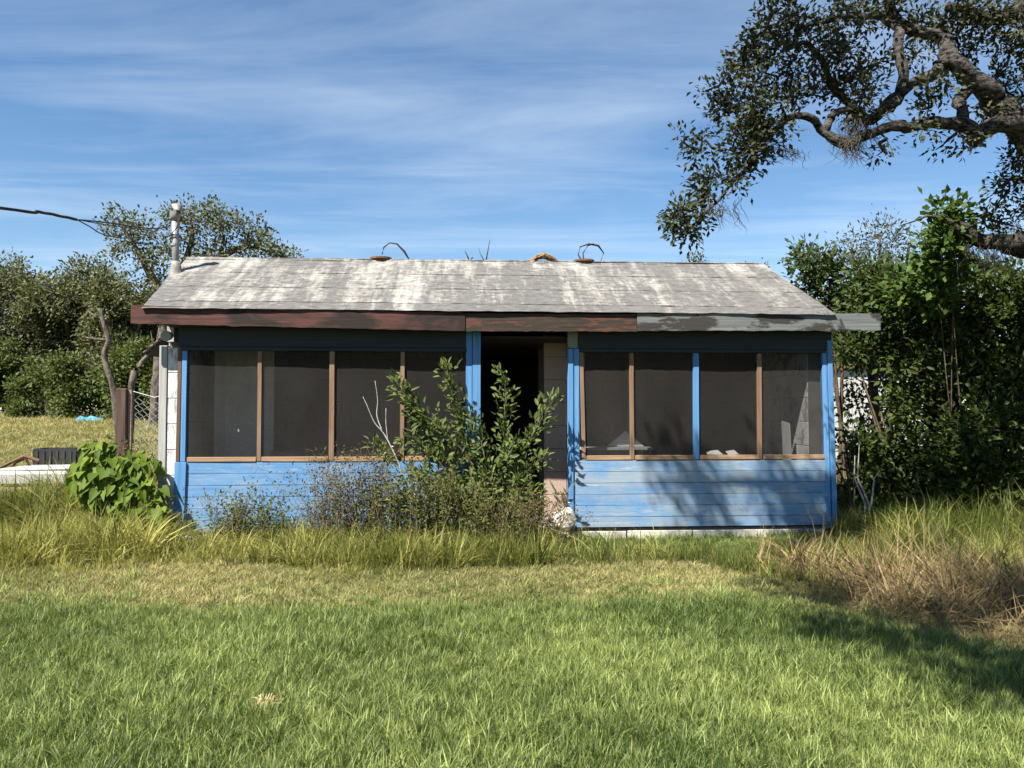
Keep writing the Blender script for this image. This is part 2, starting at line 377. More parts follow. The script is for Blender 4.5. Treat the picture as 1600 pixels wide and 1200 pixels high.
def build_house():
    # ---- roof: four lapped courses on each slope
    roof = MB(); roof.hexa([(-4.19, -0.18, 2.63), (3.86, -0.18, 2.61), (3.70, 1.5, 3.53), (-4.33, 1.5, 3.53), (-4.19, -0.18, 2.66), (3.86, -0.18, 2.64), (3.70, 1.5, 3.56), (-4.33, 1.5, 3.56)])
    roof.hexa([(-4.33, 1.501, 3.53), (3.70, 1.501, 3.53), (3.56, 4.6, 2.45), (-4.45, 4.6, 2.45), (-4.33, 1.501, 3.56), (3.70, 1.501, 3.56), (3.56, 4.6, 2.48), (-4.45, 4.6, 2.48)])
    rf = roof.build('roof', M['inner_dark'], house)
    eL, eR = np.array((-4.225, -0.27, 2.700)), np.array((3.885, -0.27, 2.690))
    rL, rR = np.array((-4.365, 1.52, 3.595)), np.array((3.730, 1.52, 3.610))
    cuts = [0, 0.155, 0.43, 0.73, 1.0]
    for k in range(4):
        t0, t1 = cuts[k] - (0.0 if k == 0 else 0.03), cuts[k + 1]
        up0 = np.array((0, -0.0015, 0.003)) * (k + (0.4 if k else 0)); up1 = np.array((0, -0.0015, 0.003)) * k
        grid_surface('roofing_sheet', (eL + (rL - eL) * t0 + up0, eR + (rR - eR) * t0 + up0, eR + (rR - eR) * t1 + up1, eL + (rL - eL) * t1 + up1), 70, 5, M['roof_low' if k == 0 else 'roof'], rf, 0.0035, 0.0022, 0.007, 30 + k)
    bL, bR = np.array((-4.47, 4.7, 2.44)), np.array((3.58, 4.7, 2.44))
    for k in range(4):
        t0, t1 = k / 4 - (0.0 if k == 0 else 0.02), (k + 1) / 4
        grid_surface('roofing_sheet', tuple(np.array((0, 0, 0.05 + 0.009 * k)) + q for q in (bR + (rR - bR) * t0, bL + (rL - bL) * t0, bL + (rL - bL) * t1 - (0, -0.02, 0.03), bR + (rR - bR) * t1 - (0, -0.02, 0.03))), 30, 4, M['roof'], rf, 0.012, 0.003, 0.02, 50 + k)
    cap = MB(); cap.tube([(-4.36 + i * 0.4045, 1.525, 3.602 + 0.012 * math.sin(i * 1.7) * 0.6) for i in range(21)], 0.03, 6); cap.build('ridge_cap', M['roof'], rf)
    # ---- fascia boards (edge split, slightly crooked)
    def fascia(name, x0, x1, zt0, zt1, h, v, mat, label, seed):
        r = np.random.default_rng(seed); n = 40; P = []; F = []
        for i in range(n + 1):
            s = i / n; x = x0 + (x1 - x0) * s; zt = zt0 + (zt1 - zt0) * s + r.normal(0, 0.0022); zb = zt - h + r.normal(0, 0.002)
            w = 0.004 * math.sin(s * 5 + seed)
            P += [(x, v + w, zb), (x, v + w, zt), (x, v + 0.026 + w, zt), (x, v + 0.026 + w, zb)]
        for i in range(n):
            k = 4 * i
            for e in range(4): F.append((k + e, k + (e + 1) % 4, k + 4 + (e + 1) % 4, k + 4 + e))
        F += [(0, 3, 2, 1), (4 * n, 4 * n + 1, 4 * n + 2, 4 * n + 3)]
        o = mesh_obj(name, P, F, mat, house); o['label'] = label
    fascia('fascia_board', -4.352, -0.563, 2.735, 2.674, 0.208, -0.235, M['fascia_red'], 'long red brown fascia board with dark grime', 1)
    fascia('fascia_board', -0.557, 1.465, 2.672, 2.680, 0.206, -0.228, M['fascia_dark'], 'dark weathered middle fascia board with red paint remains', 2)
    fascia('fascia_board', 1.470, 4.452, 2.688, 2.712, 0.206, -0.238, M['fascia_grey'], 'grey peeling fascia board reaching past the roof edge', 3)
    # drip strip above the left fascia
    box('drip_edge', -4.30, -0.60, -0.215, -0.18, 2.655, 2.690, M['fascia_dark'], house)
    box('soffit', -4.0, 3.84, -0.205, 0.1, 2.515, 2.53, M['inner_dark'], house)
    # ---- porch frame
    def post(name, x0, x1, z0, z1, mat, v0=-0.012, v1=0.08, lean=0.0):
        m = MB(); m.hexa([(x0 + lean, v0, z0), (x1 + lean, v0, z0), (x1 + lean, v1, z0), (x0 + lean, v1, z0), (x0, v0, z1), (x1, v0, z1), (x1, v1, z1), (x0, v1, z1)])
        return m.build(name, mat, house, bevel=0.003)
    box('header', -3.905, -0.50, -0.004, 0.09, 2.285, 2.515, M['header'], house, 0.002, 0.003)
    box('header', 0.80, 3.95, -0.004, 0.09, 2.285, 2.515, M['header'], house, 0.002, 0.003)
    box('header_rail', -3.86, -0.545, -0.022, 0.05, 2.240, 2.281, M['header'], house, 0.001, 0.003)
    box('header_rail', 0.82, 3.87, -0.022, 0.05, 2.244, 2.281, M['header'], house, 0.001, 0.003)
    box('header', -0.36, 0.67, 0.02, 0.09, 2.49, 2.515, M['inner_dark'], house)
    post('trim_board', -3.905, -3.862, 0.945, 2.335, M['brown_v'], 0.0, 0.06, -0.012)
    post('post', -3.857, -3.800, 0.945, 2.238, M['blue_post'], -0.006, 0.07, -0.006)
    post('corner_board', -3.915, -3.785, 0.095, 0.940, M['blue_post'], -0.028, 0.05, -0.02)
    post('post', -0.552, -0.478, 0.10, 2.50, M['blue_post'], -0.014, 0.08)
    post('post', -0.473, -0.376, 0.09, 2.50, M['blue_post'], -0.020, 0.08)
    post('post', 0.676, 0.738, 0.12, 2.283, M['blue_post'], -0.026, 0.08)
    post('post', 0.743, 0.812, 0.945, 2.283, M['blue_post'], -0.010, 0.08)
    box('header_end', 0.676, 0.795, -0.012, 0.09, 2.29, 2.505, M['pale_green'], house, 0.002, 0.003)
    post('trim_board', 0.815, 0.862, 0.945, 2.238, M['lumber_v'], -0.004, 0.045, 0.03)
    post('post', 3.828, 3.885, 0.10, 2.27, M['blue_post'], -0.010, 0.07, 0.03)
    post('post', 3.889, 3.948, 0.095, 2.40, M['blue_post'], -0.022, 0.07, 0.042)
    # mullions
    for x0, x1, mm in ((-2.991, -2.943, 'lumber_v'), (-2.160, -2.100, 'lumber_v'), (-1.327, -1.276, 'lumber_v'), (1.425, 1.477, 'lumber_v'), (2.213, 2.283, 'blue_post'), (3.012, 3.066, 'lumber_v')):
        post('mullion', x0, x1, 0.945, 2.238, M[mm], -0.006, 0.045, random.uniform(-0.006, 0.010))
    # sills
    for a, b in ((-3.785, -2.998), (-2.936, -2.166), (-2.094, -1.333), (-1.270, -0.556), (0.90, 1.440), (1.492, 2.212), (2.290, 3.020), (3.078, 3.845)):
        box('sill', a, b, -0.010, 0.05, 0.945, 0.999 + random.uniform(-0.004, 0.003), M['lumber'], house, 0.002, 0.003)
    # screens: slightly slack panels
    for k, (a, b) in enumerate(((-3.80, -2.99), (-2.945, -2.158), (-2.102, -1.325), (-1.278, -0.55), (0.862, 1.44), (1.476, 2.215), (2.282, 3.02), (3.065, 3.85))):
        r = np.random.default_rng(70 + k); nx, nz = 10, 12; P = []
        for j in range(nz + 1):
            for i in range(nx + 1):
                s, t = i / nx, j / nz; bow = math.sin(math.pi * s) * math.sin(math.pi * t)
                P.append((a + (b - a) * s, 0.022 + 0.012 * bow * math.sin(k * 2.1 + 1) + r.normal(0, 0.0008), 0.99 + (2.25 - 0.99) * t))
        I = np.arange(nz * (nx + 1)).reshape(nz, nx + 1)[:, :-1].ravel()
        mesh_obj('screen', P, np.stack([I, I + 1, I + nx + 2, I + nx + 1], 1), M['screen'], house, smooth=True)
    # ---- knee walls of boards
    for x0, x1, mat, dz in ((-3.80, -0.556, M['blue'], 0.0), (0.742, 3.852, M['blue_worn'], 0.012)):
        kw = box('knee_wall', x0 + 0.02, x1 - 0.02, 0.022, 0.08, 0.12, 0.93, M['inner_dark'], house)
        for i in range(6):
            z1 = 0.938 - 0.1355 * i; z0 = z1 - 0.1355 + 0.0025
            if i == 5: z0 += dz
            m = MB(); e = 0.0025
            n = 6
            for q in range(n):
                xa = x0 + (x1 - x0) * q / n; xb = x0 + (x1 - x0) * (q + 1) / n
                if q == 0: pa = random.uniform(-0.002, 0.002)
                pb = random.uniform(-0.0025, 0.0025)
                m.add([(xa, pa, z0 + e), (xb, pb, z0 + e), (xb, pb, z1 - e), (xa, pa, z1 - e), (xa, 0.007, z0), (xb, 0.007, z0), (xb, 0.007, z1), (xa, 0.007, z1), (xa, 0.021, z0), (xb, 0.021, z0), (xb, 0.021, z1), (xa, 0.021, z1)],
                      [(0, 1, 2, 3), (4, 5, 1, 0), (3, 2, 6, 7), (8, 9, 5, 4), (7, 6, 10, 11), (9, 8, 11, 10)] + ([(0, 3, 7, 4), (4, 7, 11, 8)] if q == 0 else []) + ([(2, 1, 5, 6), (6, 5, 9, 10)] if q == n - 1 else []))
                pa = pb
            m.build('siding_board', mat, kw)
    # ---- foundation
    found = box('foundation', -3.88, 3.90, 0.06, 4.3, -0.10, 0.098, M['concrete'], house)
    for x0, x1 in ((0.72, 1.38), (1.40, 2.19), (2.20, 3.0), (3.01, 3.84), (-3.85, -3.05), (-3.04, -2.25), (-2.24, -1.45), (-1.44, -0.5)):
        box('foundation_block', x0, x1, 0.006, 0.056, -0.1, 0.098 + random.uniform(-0.012, 0.0), M['block_found'], found, 0.005, 0.006)
    box('porch_floor', -3.86, 3.88, 0.085, 2.0, 0.10, 0.16, M['concrete'], house)
    box('porch_step', -0.34, 0.66, -0.34, 0.05, -0.05, 0.13, M['concrete'], house, 0.012, 0.015)
    # ---- block walls
    bm = MB(); bm.box(-0.298, 0.298, -0.095, 0.095, -0.1475, 0.1475); proto = bm.build('block', M['block_white'], house, bevel=0.006); pm = proto.data
    first = [proto]
    def block(x, y, z, sx, rz, mat, par):
        if first: o = first.pop()
        else:
            o = proto.copy(); COL.objects.link(o)
        o.parent = par; o.location = (x, y, z); o.scale = (sx, 1, 1); o.rotation_euler = (0, 0, rz)
        o.material_slots[0].link = 'OBJECT'; o.material_slots[0].material = mat
    def wall_run(name, p0, p1, mat, core, zoff=0.10, courses=8, gaps=()):
        p0 = np.array(p0); p1 = np.array(p1); L = np.linalg.norm(p1 - p0); d = (p1 - p0) / L; rz = math.atan2(d[1], d[0]); nrm = np.array((-d[1], d[0]))
        w = MB(); q = 0.085
        segs = [0.0] + [g for gg in gaps for g in gg] + [L]
        for s0, s1 in zip(segs[::2], segs[1::2]):
            if s1 - s0 < 0.02: continue
            a, b = p0 + d * s0, p0 + d * s1
            w.hexa([(*(a - nrm * q), zoff), (*(b - nrm * q), zoff), (*(b + nrm * q), zoff), (*(a + nrm * q), zoff), (*(a - nrm * q), zoff + courses * 0.3), (*(b - nrm * q), zoff + courses * 0.3), (*(b + nrm * q), zoff + courses * 0.3), (*(a + nrm * q), zoff + courses * 0.3)])
        wo = w.build(name, core, house)
        for c in range(courses):
            for s0, s1 in zip(segs[::2], segs[1::2]):
                s = s0 - (0.3 if c % 2 else 0)
                while s < s1 - 0.02:
                    a, b = max(s, s0), min(s + 0.6, s1)
                    if b - a > 0.04:
                        mid = p0 + d * (a + b) / 2
                        block(mid[0], mid[1], zoff + 0.15 + c * 0.3, (b - a - 0.006) / 0.596, rz, mat, wo)
                    s += 0.6
        return wo
    mortar = plain('mortar', (0.13, 0.125, 0.12), (0.09, 0.085, 0.08))
    # front return of the block wall left of the porch, then the side and back walls
    wall_run('block_wall', (-4.045, 0.155), (-3.925, 0.155), M['block_white'], mortar, -0.12, 8)
    post('corner_board', -4.135, -4.047, 0.0, 2.30, M['board_grey'], 0.045, 0.14)
    wall_run('side_wall', (-4.03, 0.30), (-4.03, 4.3), M['block_white'], mortar, -0.1, 9)
    wall_run('side_wall', (3.78, 0.10), (3.78, 4.3), M['block_white'], mortar, -0.1, 9)
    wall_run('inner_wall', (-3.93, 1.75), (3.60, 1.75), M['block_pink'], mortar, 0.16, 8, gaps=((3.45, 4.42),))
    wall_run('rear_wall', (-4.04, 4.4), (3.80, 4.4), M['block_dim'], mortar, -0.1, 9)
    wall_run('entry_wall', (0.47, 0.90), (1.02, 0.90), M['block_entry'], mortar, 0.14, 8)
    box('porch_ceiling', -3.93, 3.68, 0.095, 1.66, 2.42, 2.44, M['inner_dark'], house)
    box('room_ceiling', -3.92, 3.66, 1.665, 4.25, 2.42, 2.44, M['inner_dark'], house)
    for sgn, x in ((-1, -4.11), (1, 3.74)):                         # gable ends
        g = MB(); g.add([(x, 0.2, 2.36), (x, 4.5, 2.36), (x, 4.5, 2.44), (x, 1.5, 3.5), (x, 0.2, 2.80), (x + 0.08, 0.2, 2.36), (x + 0.08, 4.5, 2.36), (x + 0.08, 4.5, 2.44), (x + 0.08, 1.5, 3.5), (x + 0.08, 0.2, 2.80)],
                        [(4, 3, 2, 1, 0), (5, 6, 7, 8, 9)] + [(i, (i + 1) % 5, 5 + (i + 1) % 5, 5 + i) for i in range(5)])
        g.build('gable', M['board_grey'], house)
    # pillars in the right bay
    box('pillar', 1.62, 1.86, 1.05, 1.28, 0.16, 2.42, M['block_pink'], house, 0, 0.008)
    # little side eave of old boards on the left
    eav = MB(); eav.hexa([(-4.42, 0.35, 2.21), (-4.12, 0.35, 2.46), (-4.12, 1.6, 2.46), (-4.42, 1.6, 2.21), (-4.42, 0.35, 2.225), (-4.12, 0.35, 2.475), (-4.12, 1.6, 2.475), (-4.42, 1.6, 2.225)])
    se = eav.build('side_eave', M['inner_dark'], house)
    for k in range(5):
        t0, t1 = k / 5, (k + 1) / 5 - 0.03; m = MB(); P = []
        for zz in (0.0, 0.014):
            for (t, yv) in ((t0, 0.30), (t1, 0.30), (t1, 1.62), (t0, 1.62)): P.append((-4.42 + 0.3 * t, yv + random.uniform(-0.03, 0.0) * (yv < 1), 2.232 + 0.25 * t + zz))
        m.hexa(P); m.build('eave_board', M['oldwood'], se)
    fl = MB(); fl.tube([(-4.03, -0.05, 2.405), (-4.035, -0.03, 2.405), (-4.05, 0.10, 2.42), (-4.055, 0.14, 2.42)], [0.055, 0.062, 0.05, 0.02], 14); fl.build('floodlight', M['metal'], house, smooth=False)
    # ---- service mast
    b = np.array((-4.30, 0.98, 3.22))
    mast = MB(); mast.tube([b + (0, 0, -0.05), b + (-0.008, 0, 0.45), b + (-0.022, 0, 0.80)], 0.043, 14); mo = mast.build('service_mast', M['metal'], house, smooth=True)
    fl2 = MB(); fl2.tube([b + (0, 0, -0.06), b + (0, 0, 0.05), b + (0, 0, 0.17), b + (-0.004, 0, 0.25)], [0.17, 0.095, 0.066, 0.05], 14); fl2.build('flashing', M['roof'], mo, smooth=True)
    wh = MB(); t = b + (-0.022, 0, 0.78)
    wh.tube([t, t + (0, 0, 0.05), t + (0.006, 0, 0.11), t + (0.03, -0.01, 0.17), t + (0.075, -0.03, 0.20)], [0.05, 0.064, 0.078, 0.085, 0.035], 14)
    wh.build('weatherhead', M['metal'], mo, smooth=True)
    cl = MB(); cl.tube([t + (0, 0, -0.22), t + (0, 0, -0.18)], 0.054, 14); cl.tube([t + (0, 0, -0.33), t + (0, 0, -0.30)], 0.052, 14); cl.build('clamp', M['metal'], mo)
    lp = MB(); lp.tube([t + (0.06, -0.03, 0.16), t + (0.09, -0.05, 0.05), t + (0.05, -0.06, -0.10), t + (-0.03, -0.06, -0.20), t + (-0.12, -0.05, -0.24), t + (-0.16, -0.04, -0.16)], 0.010, 6)
    lp.build('drip_loop', M['wire'], mo)
    # ---- ridge vents with bent bands
    for x, sc, arcs in ((-1.735, 1.0, ([(0.0, 0.10), (0.02, 0.20), (0.10, 0.27), (0.20, 0.26), (0.30, 0.16), (0.38, 0.03)],)), (1.13, 1.0, ([(-0.04, 0.02), (-0.10, 0.13), (-0.07, 0.25), (0.06, 0.30), (0.20, 0.28), (0.28, 0.18), (0.24, 0.06), (0.16, 0.01)], [(-0.03, 0.02), (-0.03, 0.16), (0.04, 0.27), (0.13, 0.30)]))):
        vm = MB(); vm.tube([(x, 1.62, 3.5), (x, 1.62, 3.645), (x, 1.62, 3.647)], [0.13, 0.13, 0.155], 18); vm.tube([(x, 1.62, 3.648), (x, 1.62, 3.675)], [0.155, 0.152], 18)
        v = vm.build('ridge_vent', M['rust'], house)
        for pts in arcs:
            w = MB(); w.tube([(x + q[0] + 0.02, 1.58 + 0.02 * i, 3.62 + q[1]) for i, q in enumerate(pts)], [0.010, 0.011, 0.009, 0.012, 0.016, 0.008, 0.008, 0.008][:len(pts)], 6)
            w.build('bent_band', M['wire'], v, smooth=True)
build_house()

# ------------------------------------------------------------------ things inside the porch
def porch_things():
    t = thing('folding_table', 'pale folding table standing in the right porch bay', 'table', hw(1.35, 0.62, 0.16), YAW)
    box('tabletop', -0.45, 0.45, -0.26, 0.26, 0.885, 0.915, M['white_vinyl'], t)
    for sx in (-1, 1):
        for sy in (-1, 1): box('leg', sx * 0.42 - 0.012, sx * 0.42 + 0.012, sy * 0.23 - 0.012, sy * 0.23 + 0.012, 0.0, 0.884, M['white_vinyl'], t)
    p = MB(); p.add([(-0.20, -0.06, 0), (0.28, -0.06, 0), (0.05, -0.02, 0.20), (-0.20, -0.045, 0), (0.28, -0.045, 0), (0.05, -0.005, 0.20)], [(0, 1, 2), (5, 4, 3), (0, 3, 4, 1), (1, 4, 5, 2), (2, 5, 3, 0)])
    o = p.build('folded_card', M['paper'], None); o.location = hw(1.45, 0.60, 1.08); o.rotation_euler = (0, 0, YAW); tag(o, 'folded triangular card on the pale folding table', 'card')
    for k, (u, w, lab) in enumerate(((2.40, 0.20, 'left loose paper sheet lying on the right bay sill'), (2.66, 0.14, 'right loose paper sheet lying on the right bay sill'))):
        m = MB(); m.add([(0, 0, 0), (w, 0.02, 0.004), (w * 0.9, 0.16, 0.05), (w * 0.1, 0.15, 0.035), (0, 0, 0.003), (w, 0.02, 0.007), (w * 0.9, 0.16, 0.053), (w * 0.1, 0.15, 0.038)], [(3, 2, 1, 0), (4, 5, 6, 7), (0, 1, 5, 4), (1, 2, 6, 5), (2, 3, 7, 6), (3, 0, 4, 7)])
        o = m.build('paper_sheet', M['paper']); o.location = hw(u, 0.055, 0.995); o.rotation_euler = (0, 0, YAW); tag(o, lab, 'paper')
    m = MB(); m.hexa([(-0.06, 0, 0), (0.06, 0, 0), (0.06, 0.03, 0), (-0.06, 0.03, 0), (-0.055, 0.10, 1.25), (0.045, 0.10, 1.22), (0.045, 0.13, 1.22), (-0.055, 0.13, 1.25)])
    o = m.build('plank', M['board_grey']); o.location = hw(3.50, 0.20, 0.16); o.rotation_euler = (0, 0, YAW); tag(o, 'whitish plank standing behind the rightmost porch screen', 'plank')
    m = MB(); r = np.random.default_rng(5)
    for i in range(12):
        x0 = -0.75 + i * 0.125; m.hexa([(x0, -0.3, 0), (x0 + 0.125, -0.3, 0), (x0 + 0.125, 0.35, 0), (x0, 0.35, 0)] + [(x0 + a, b, 0.84 + 0.035 * math.sin((x0 + a) * 6) + r.normal(0, 0.003)) for a, b in ((0, -0.28), (0.125, -0.28), (0.125, 0.33), (0, 0.33))])
    o = m.build('covered_couch', M['concrete']); o.location = hw(-2.25, 0.95, 0.16); o.rotation_euler = (0, 0, YAW); tag(o, 'pale sheet covered couch behind the left porch screens', 'couch')
    m = MB()
    for i in range(16):
        x0 = i * 0.045; y = 0.02 * math.sin(i * 1.4); y1 = 0.02 * math.sin((i + 1) * 1.4)
        m.hexa([(x0, y, 0), (x0 + 0.045, y1, 0), (x0 + 0.045, y1 + 0.004, 0), (x0, y + 0.004, 0), (x0, y, 2.1), (x0 + 0.045, y1, 2.1), (x0 + 0.045, y1 + 0.004, 2.1), (x0, y + 0.004, 2.1)])
    o = m.build('curtain', M['paper']); o.location = hw(-3.72, 0.75, 0.3); o.rotation_euler = (0, 0, YAW + 0.2); tag(o, 'long pale curtain hanging behind the leftmost porch screen', 'curtain')
porch_things()

# ------------------------------------------------------------------ plants: leaves and branching
T_DIAMOND = (np.array([(0, 0, 0), (0.45, 0.5, 0.10), (1, 0, 0), (0.45, -0.5, 0.10)]), [(0, 2, 1), (0, 3, 2)])
T_LANCE = (np.array([(0, 0, 0), (0.28, 0.42, 0.10), (0.66, 0.36, 0.06), (1, 0, -0.10), (0.66, -0.36, 0.06), (0.28, -0.42, 0.10), (0.5, 0, -0.02)]), [(0, 6, 1), (1, 6, 2), (6, 3, 2), (0, 5, 6), (5, 4, 6), (6, 4, 3)])
T_HEART = (np.array([(0, 0, 0), (-0.16, 0.25, 0.05), (0.02, 0.50, 0.10), (0.35, 0.47, 0.08), (0.68, 0.26, 0.0), (1.05, 0, -0.16), (0.45, 0, -0.03), (-0.16, -0.25, 0.05), (0.02, -0.50, 0.10), (0.35, -0.47, 0.08), (0.68, -0.26, 0.0)]),
           [(0, 6, 1), (1, 6, 2), (2, 6, 3), (3, 6, 4), (4, 6, 5), (0, 7, 6), (7, 8, 6), (8, 9, 6), (9, 10, 6), (10, 5, 6)])
def unit(v): return v / (np.linalg.norm(v, axis=-1, keepdims=True) + 1e-9)
def leaves(name, P, D, L, W, mat, parent, tmpl=T_DIAMOND, up=None, r=None):
    r = r or rng; n = len(P); D = unit(D)
    ref = r.normal(0, 1, (n, 3)) if up is None else up + r.normal(0, 0.35, (n, 3))
    S = unit(np.cross(D, ref)); N = np.cross(S, D)
    tv, tf = tmpl; k = len(tv)
    L = np.broadcast_to(L, n)[:, None, None]; W = np.broadcast_to(W, n)[:, None, None]
    V = P[:, None] + L * tv[None, :, 0:1] * D[:, None] + W * tv[None, :, 1:2] * S[:, None] + L * tv[None, :, 2:3] * N[:, None]
    F = (np.arange(n)[:, None, None] * k + np.array(tf)[None]).reshape(-1, 3)
    rn = np.repeat(np.clip(r.beta(2, 2.4, n), 0, 1), k)
    return mesh_obj(name, V.reshape(-1, 3), F, mat, parent, rnd=rn, smooth=True)

def resample(pts, rad, step):
    pts = np.asarray(pts, float); rad = np.asarray(rad, float); out = []; rr = []
    # catmull-rom
    P = np.vstack([2 * pts[0] - pts[1], pts, 2 * pts[-1] - pts[-2]])
    for i in range(len(pts) - 1):
        n = max(2, int(np.linalg.norm(pts[i + 1] - pts[i]) / step))
        for j in range(n):
            t = j / n; a, b, c, d = P[i], P[i + 1], P[i + 2], P[i + 3]
            out.append(0.5 * (2 * b + (c - a) * t + (2 * a - 5 * b + 4 * c - d) * t * t + (3 * b - a - 3 * c + d) * t ** 3)); rr.append(rad[i] * (1 - t) + rad[i + 1] * t)
    out.append(pts[-1]); rr.append(rad[-1]); return np.array(out), np.array(rr)

def plant(root, limbs, blobs, mats, leaf_n, leaf_L, leaf_W, spread, twig_r=0.012, seed=1, step=0.3, sides=6, tmpl=T_DIAMOND, gnarl=0.0, shell=0.5, wood_name='trunk', leaf_name='crown', max_link=9e9, droop=0.0, bumpy=None, wood_sides=10):
    """limbs: list of (points, radii); blobs: (centre, radii, clumps). Twigs grow from the nearest wood to each leaf clump."""
    r = np.random.default_rng(seed); wood = MB(); nodes = []; o0 = np.array(root.location)
    for pts, rad in limbs:
        p, q = resample(pts, rad, step)
        if gnarl:
            w_ = np.arange(len(p))[:, None] * step; ph = r.random((1, 3)) * 6.28; env = np.sin(np.linspace(0, math.pi, len(p)))[:, None] ** 0.5
            p = p + env * (0.030 * np.sin(w_ * 9 + ph) + 0.022 * np.sin(w_ * 17 + ph * 2)) * np.clip(q[:, None] / 0.06, 0.4, 1.5)
        q = q * (1 + r.normal(0, 0.05, len(q)))
        wood.tube(p - o0, list(q), wood_sides, jit=bumpy); nodes += list(p)
    C = []
    for c, rad, n in blobs:
        d = unit(r.normal(0, 1, (n, 3))); u = r.random(n) ** (1 / 3) ; u = shell * (0.75 + 0.25 * u) + (1 - shell) * u
        C.append(np.asarray(c) + d * u[:, None] * np.asarray(rad))
    C = np.vstack(C); nd = np.array(nodes)
    d0 = np.array([np.min(np.sum((nd - c) ** 2, 1)) for c in C]); C = C[np.argsort(d0)]
    arr = np.zeros((len(nd) + 3 * len(C), 3)); arr[:len(nd)] = nd; cnt = len(nd); dirs = np.zeros_like(C); tw = MB()
    for i, c in enumerate(C):
        d2 = np.sum((arr[:cnt] - c) ** 2, 1); k = int(np.argmin(d2)); a = arr[k]; L = math.sqrt(d2[k]) + 1e-6
        dirs[i] = (c - a) / L
        if L < max_link:
            m1 = a + (c - a) * 0.35 + r.normal(0, 0.10, 3) * L; m2 = a + (c - a) * 0.7 + r.normal(0, 0.08, 3) * L
            r0 = twig_r * min(1.6, 0.5 + 0.5 * L / (spread * 2))
            tw.tube([p - o0 for p in (a, m1, m2, c)], [r0, r0 * 0.75, r0 * 0.5, r0 * 0.25], 4, cap=False)
            arr[cnt:cnt + 3] = (m1, m2, c); cnt += 3
    wood.V_off = len(wood.V); wood.add(tw.V, tw.F)
    wood.build(wood_name, mats[0], root, smooth=True)
    n = len(C) * leaf_n; idx = np.repeat(np.arange(len(C)), leaf_n)
    off = r.normal(0, 1, (n, 3)) * spread * 0.55
    P = C[idx] + off - o0
    D = dirs[idx] * 0.5 + unit(off) * 0.8 + r.normal(0, 0.5, (n, 3)); D[:, 2] -= droop
    leaves(leaf_name, P, D, leaf_L * r.uniform(0.65, 1.25, n), leaf_W * r.uniform(0.7, 1.2, n), mats[1], root, tmpl, up=np.array((0, -0.25, 0.6)), r=r)

# ---- big oak: trunk out of frame at right, boughs reaching over the yard
oak_base = np.array((8.2, 8.2, 0.0))
oak = thing('oak_tree', 'gnarled live oak with mossy boughs reaching in from the upper right', 'tree', oak_base)
A = at
fork = A(1640, 235, 7.6)
oak_limbs = [
    ([oak_base, oak_base + (-0.3, -0.1, 1.4), oak_base + (-1.3, -0.3, 2.9), fork + (0.5, 0.0, -0.2), fork], [0.50, 0.36, 0.28, 0.21, 0.17]),
    ([fork, A(1585, 190, 7.5), A(1535, 140, 7.4), A(1490, 100, 7.3), A(1430, 128, 7.2), A(1360, 190, 7.1)], [0.155, 0.128, 0.105, 0.07, 0.05, 0.036]),
    ([A(1490, 100, 7.3), A(1478, 70, 7.35), A(1440, 55, 7.4), A(1400, 20, 7.4), A(1380, -40, 7.3)], [0.09, 0.07, 0.055, 0.05, 0.045]),
    ([fork + (0, 0, -0.05), A(1570, 195, 7.3), A(1520, 212, 7.2), A(1470, 190, 7.1), A(1400, 200, 7.0), A(1350, 212, 6.95)], [0.11, 0.076, 0.066, 0.052, 0.048, 0.043]),
    ([A(1350, 212, 6.95), A(1322, 226, 6.9), A(1290, 205, 6.9), A(1265, 182, 6.85), A(1230, 190, 6.8), A(1190, 225, 6.8), A(1160, 270, 6.75), A(1125, 310, 6.7), A(1090, 345, 6.65)], [0.055, 0.05, 0.038, 0.033, 0.027, 0.022, 0.018, 0.013, 0.008]),
    ([A(1290, 205, 6.9), A(1305, 178, 6.95), A(1330, 172, 7.0), A(1360, 185, 7.1)], [0.035, 0.03, 0.03, 0.035]),
    ([A(1390, 170, 7.1), A(1412, 130, 7.15), A(1405, 70, 7.2), A(1385, 25, 7.3), A(1350, 25, 7.3), A(1290, 32, 7.2), A(1245, 45, 7.2)], [0.048, 0.047, 0.043, 0.038, 0.028, 0.02, 0.012]),
    ([A(1360, 190, 7.1), A(1310, 150, 7.2), A(1270, 72, 7.2), A(1220, 80, 7.1)], [0.045, 0.035, 0.025, 0.014]),
    ([A(1508, 205, 7.2), A(1500, 165, 7.25), A(1520, 130, 7.4)], [0.06, 0.05, 0.06]),
    ([fork, A(1660, 120, 7.6), A(1620, 20, 7.5), A(1540, 25, 7.5), A(1480, 10, 7.4)], [0.2, 0.15, 0.1, 0.06, 0.04]),
    # lower bough behind the bushes
    ([oak_base + (-0.5, 0.2, 1.9), A(1660, 400, 9.2), A(1600, 378, 9.2), A(1560, 385, 9.1), A(1520, 362, 9.1), A(1492, 352, 9.1)], [0.28, 0.19, 0.13, 0.10, 0.08, 0.06]),
    ([A(1500, 354, 9.1), A(1470, 338, 9.1), A(1440, 342, 9.0), A(1408, 352, 9.0)], [0.03, 0.02, 0.012, 0.006]),
]
def Bl(px, py, Y, rx, ry, n, rd=0.35): 
    s = Y / 1200
    return (A(px, py, Y), (rx * s, rd, ry * s), n)
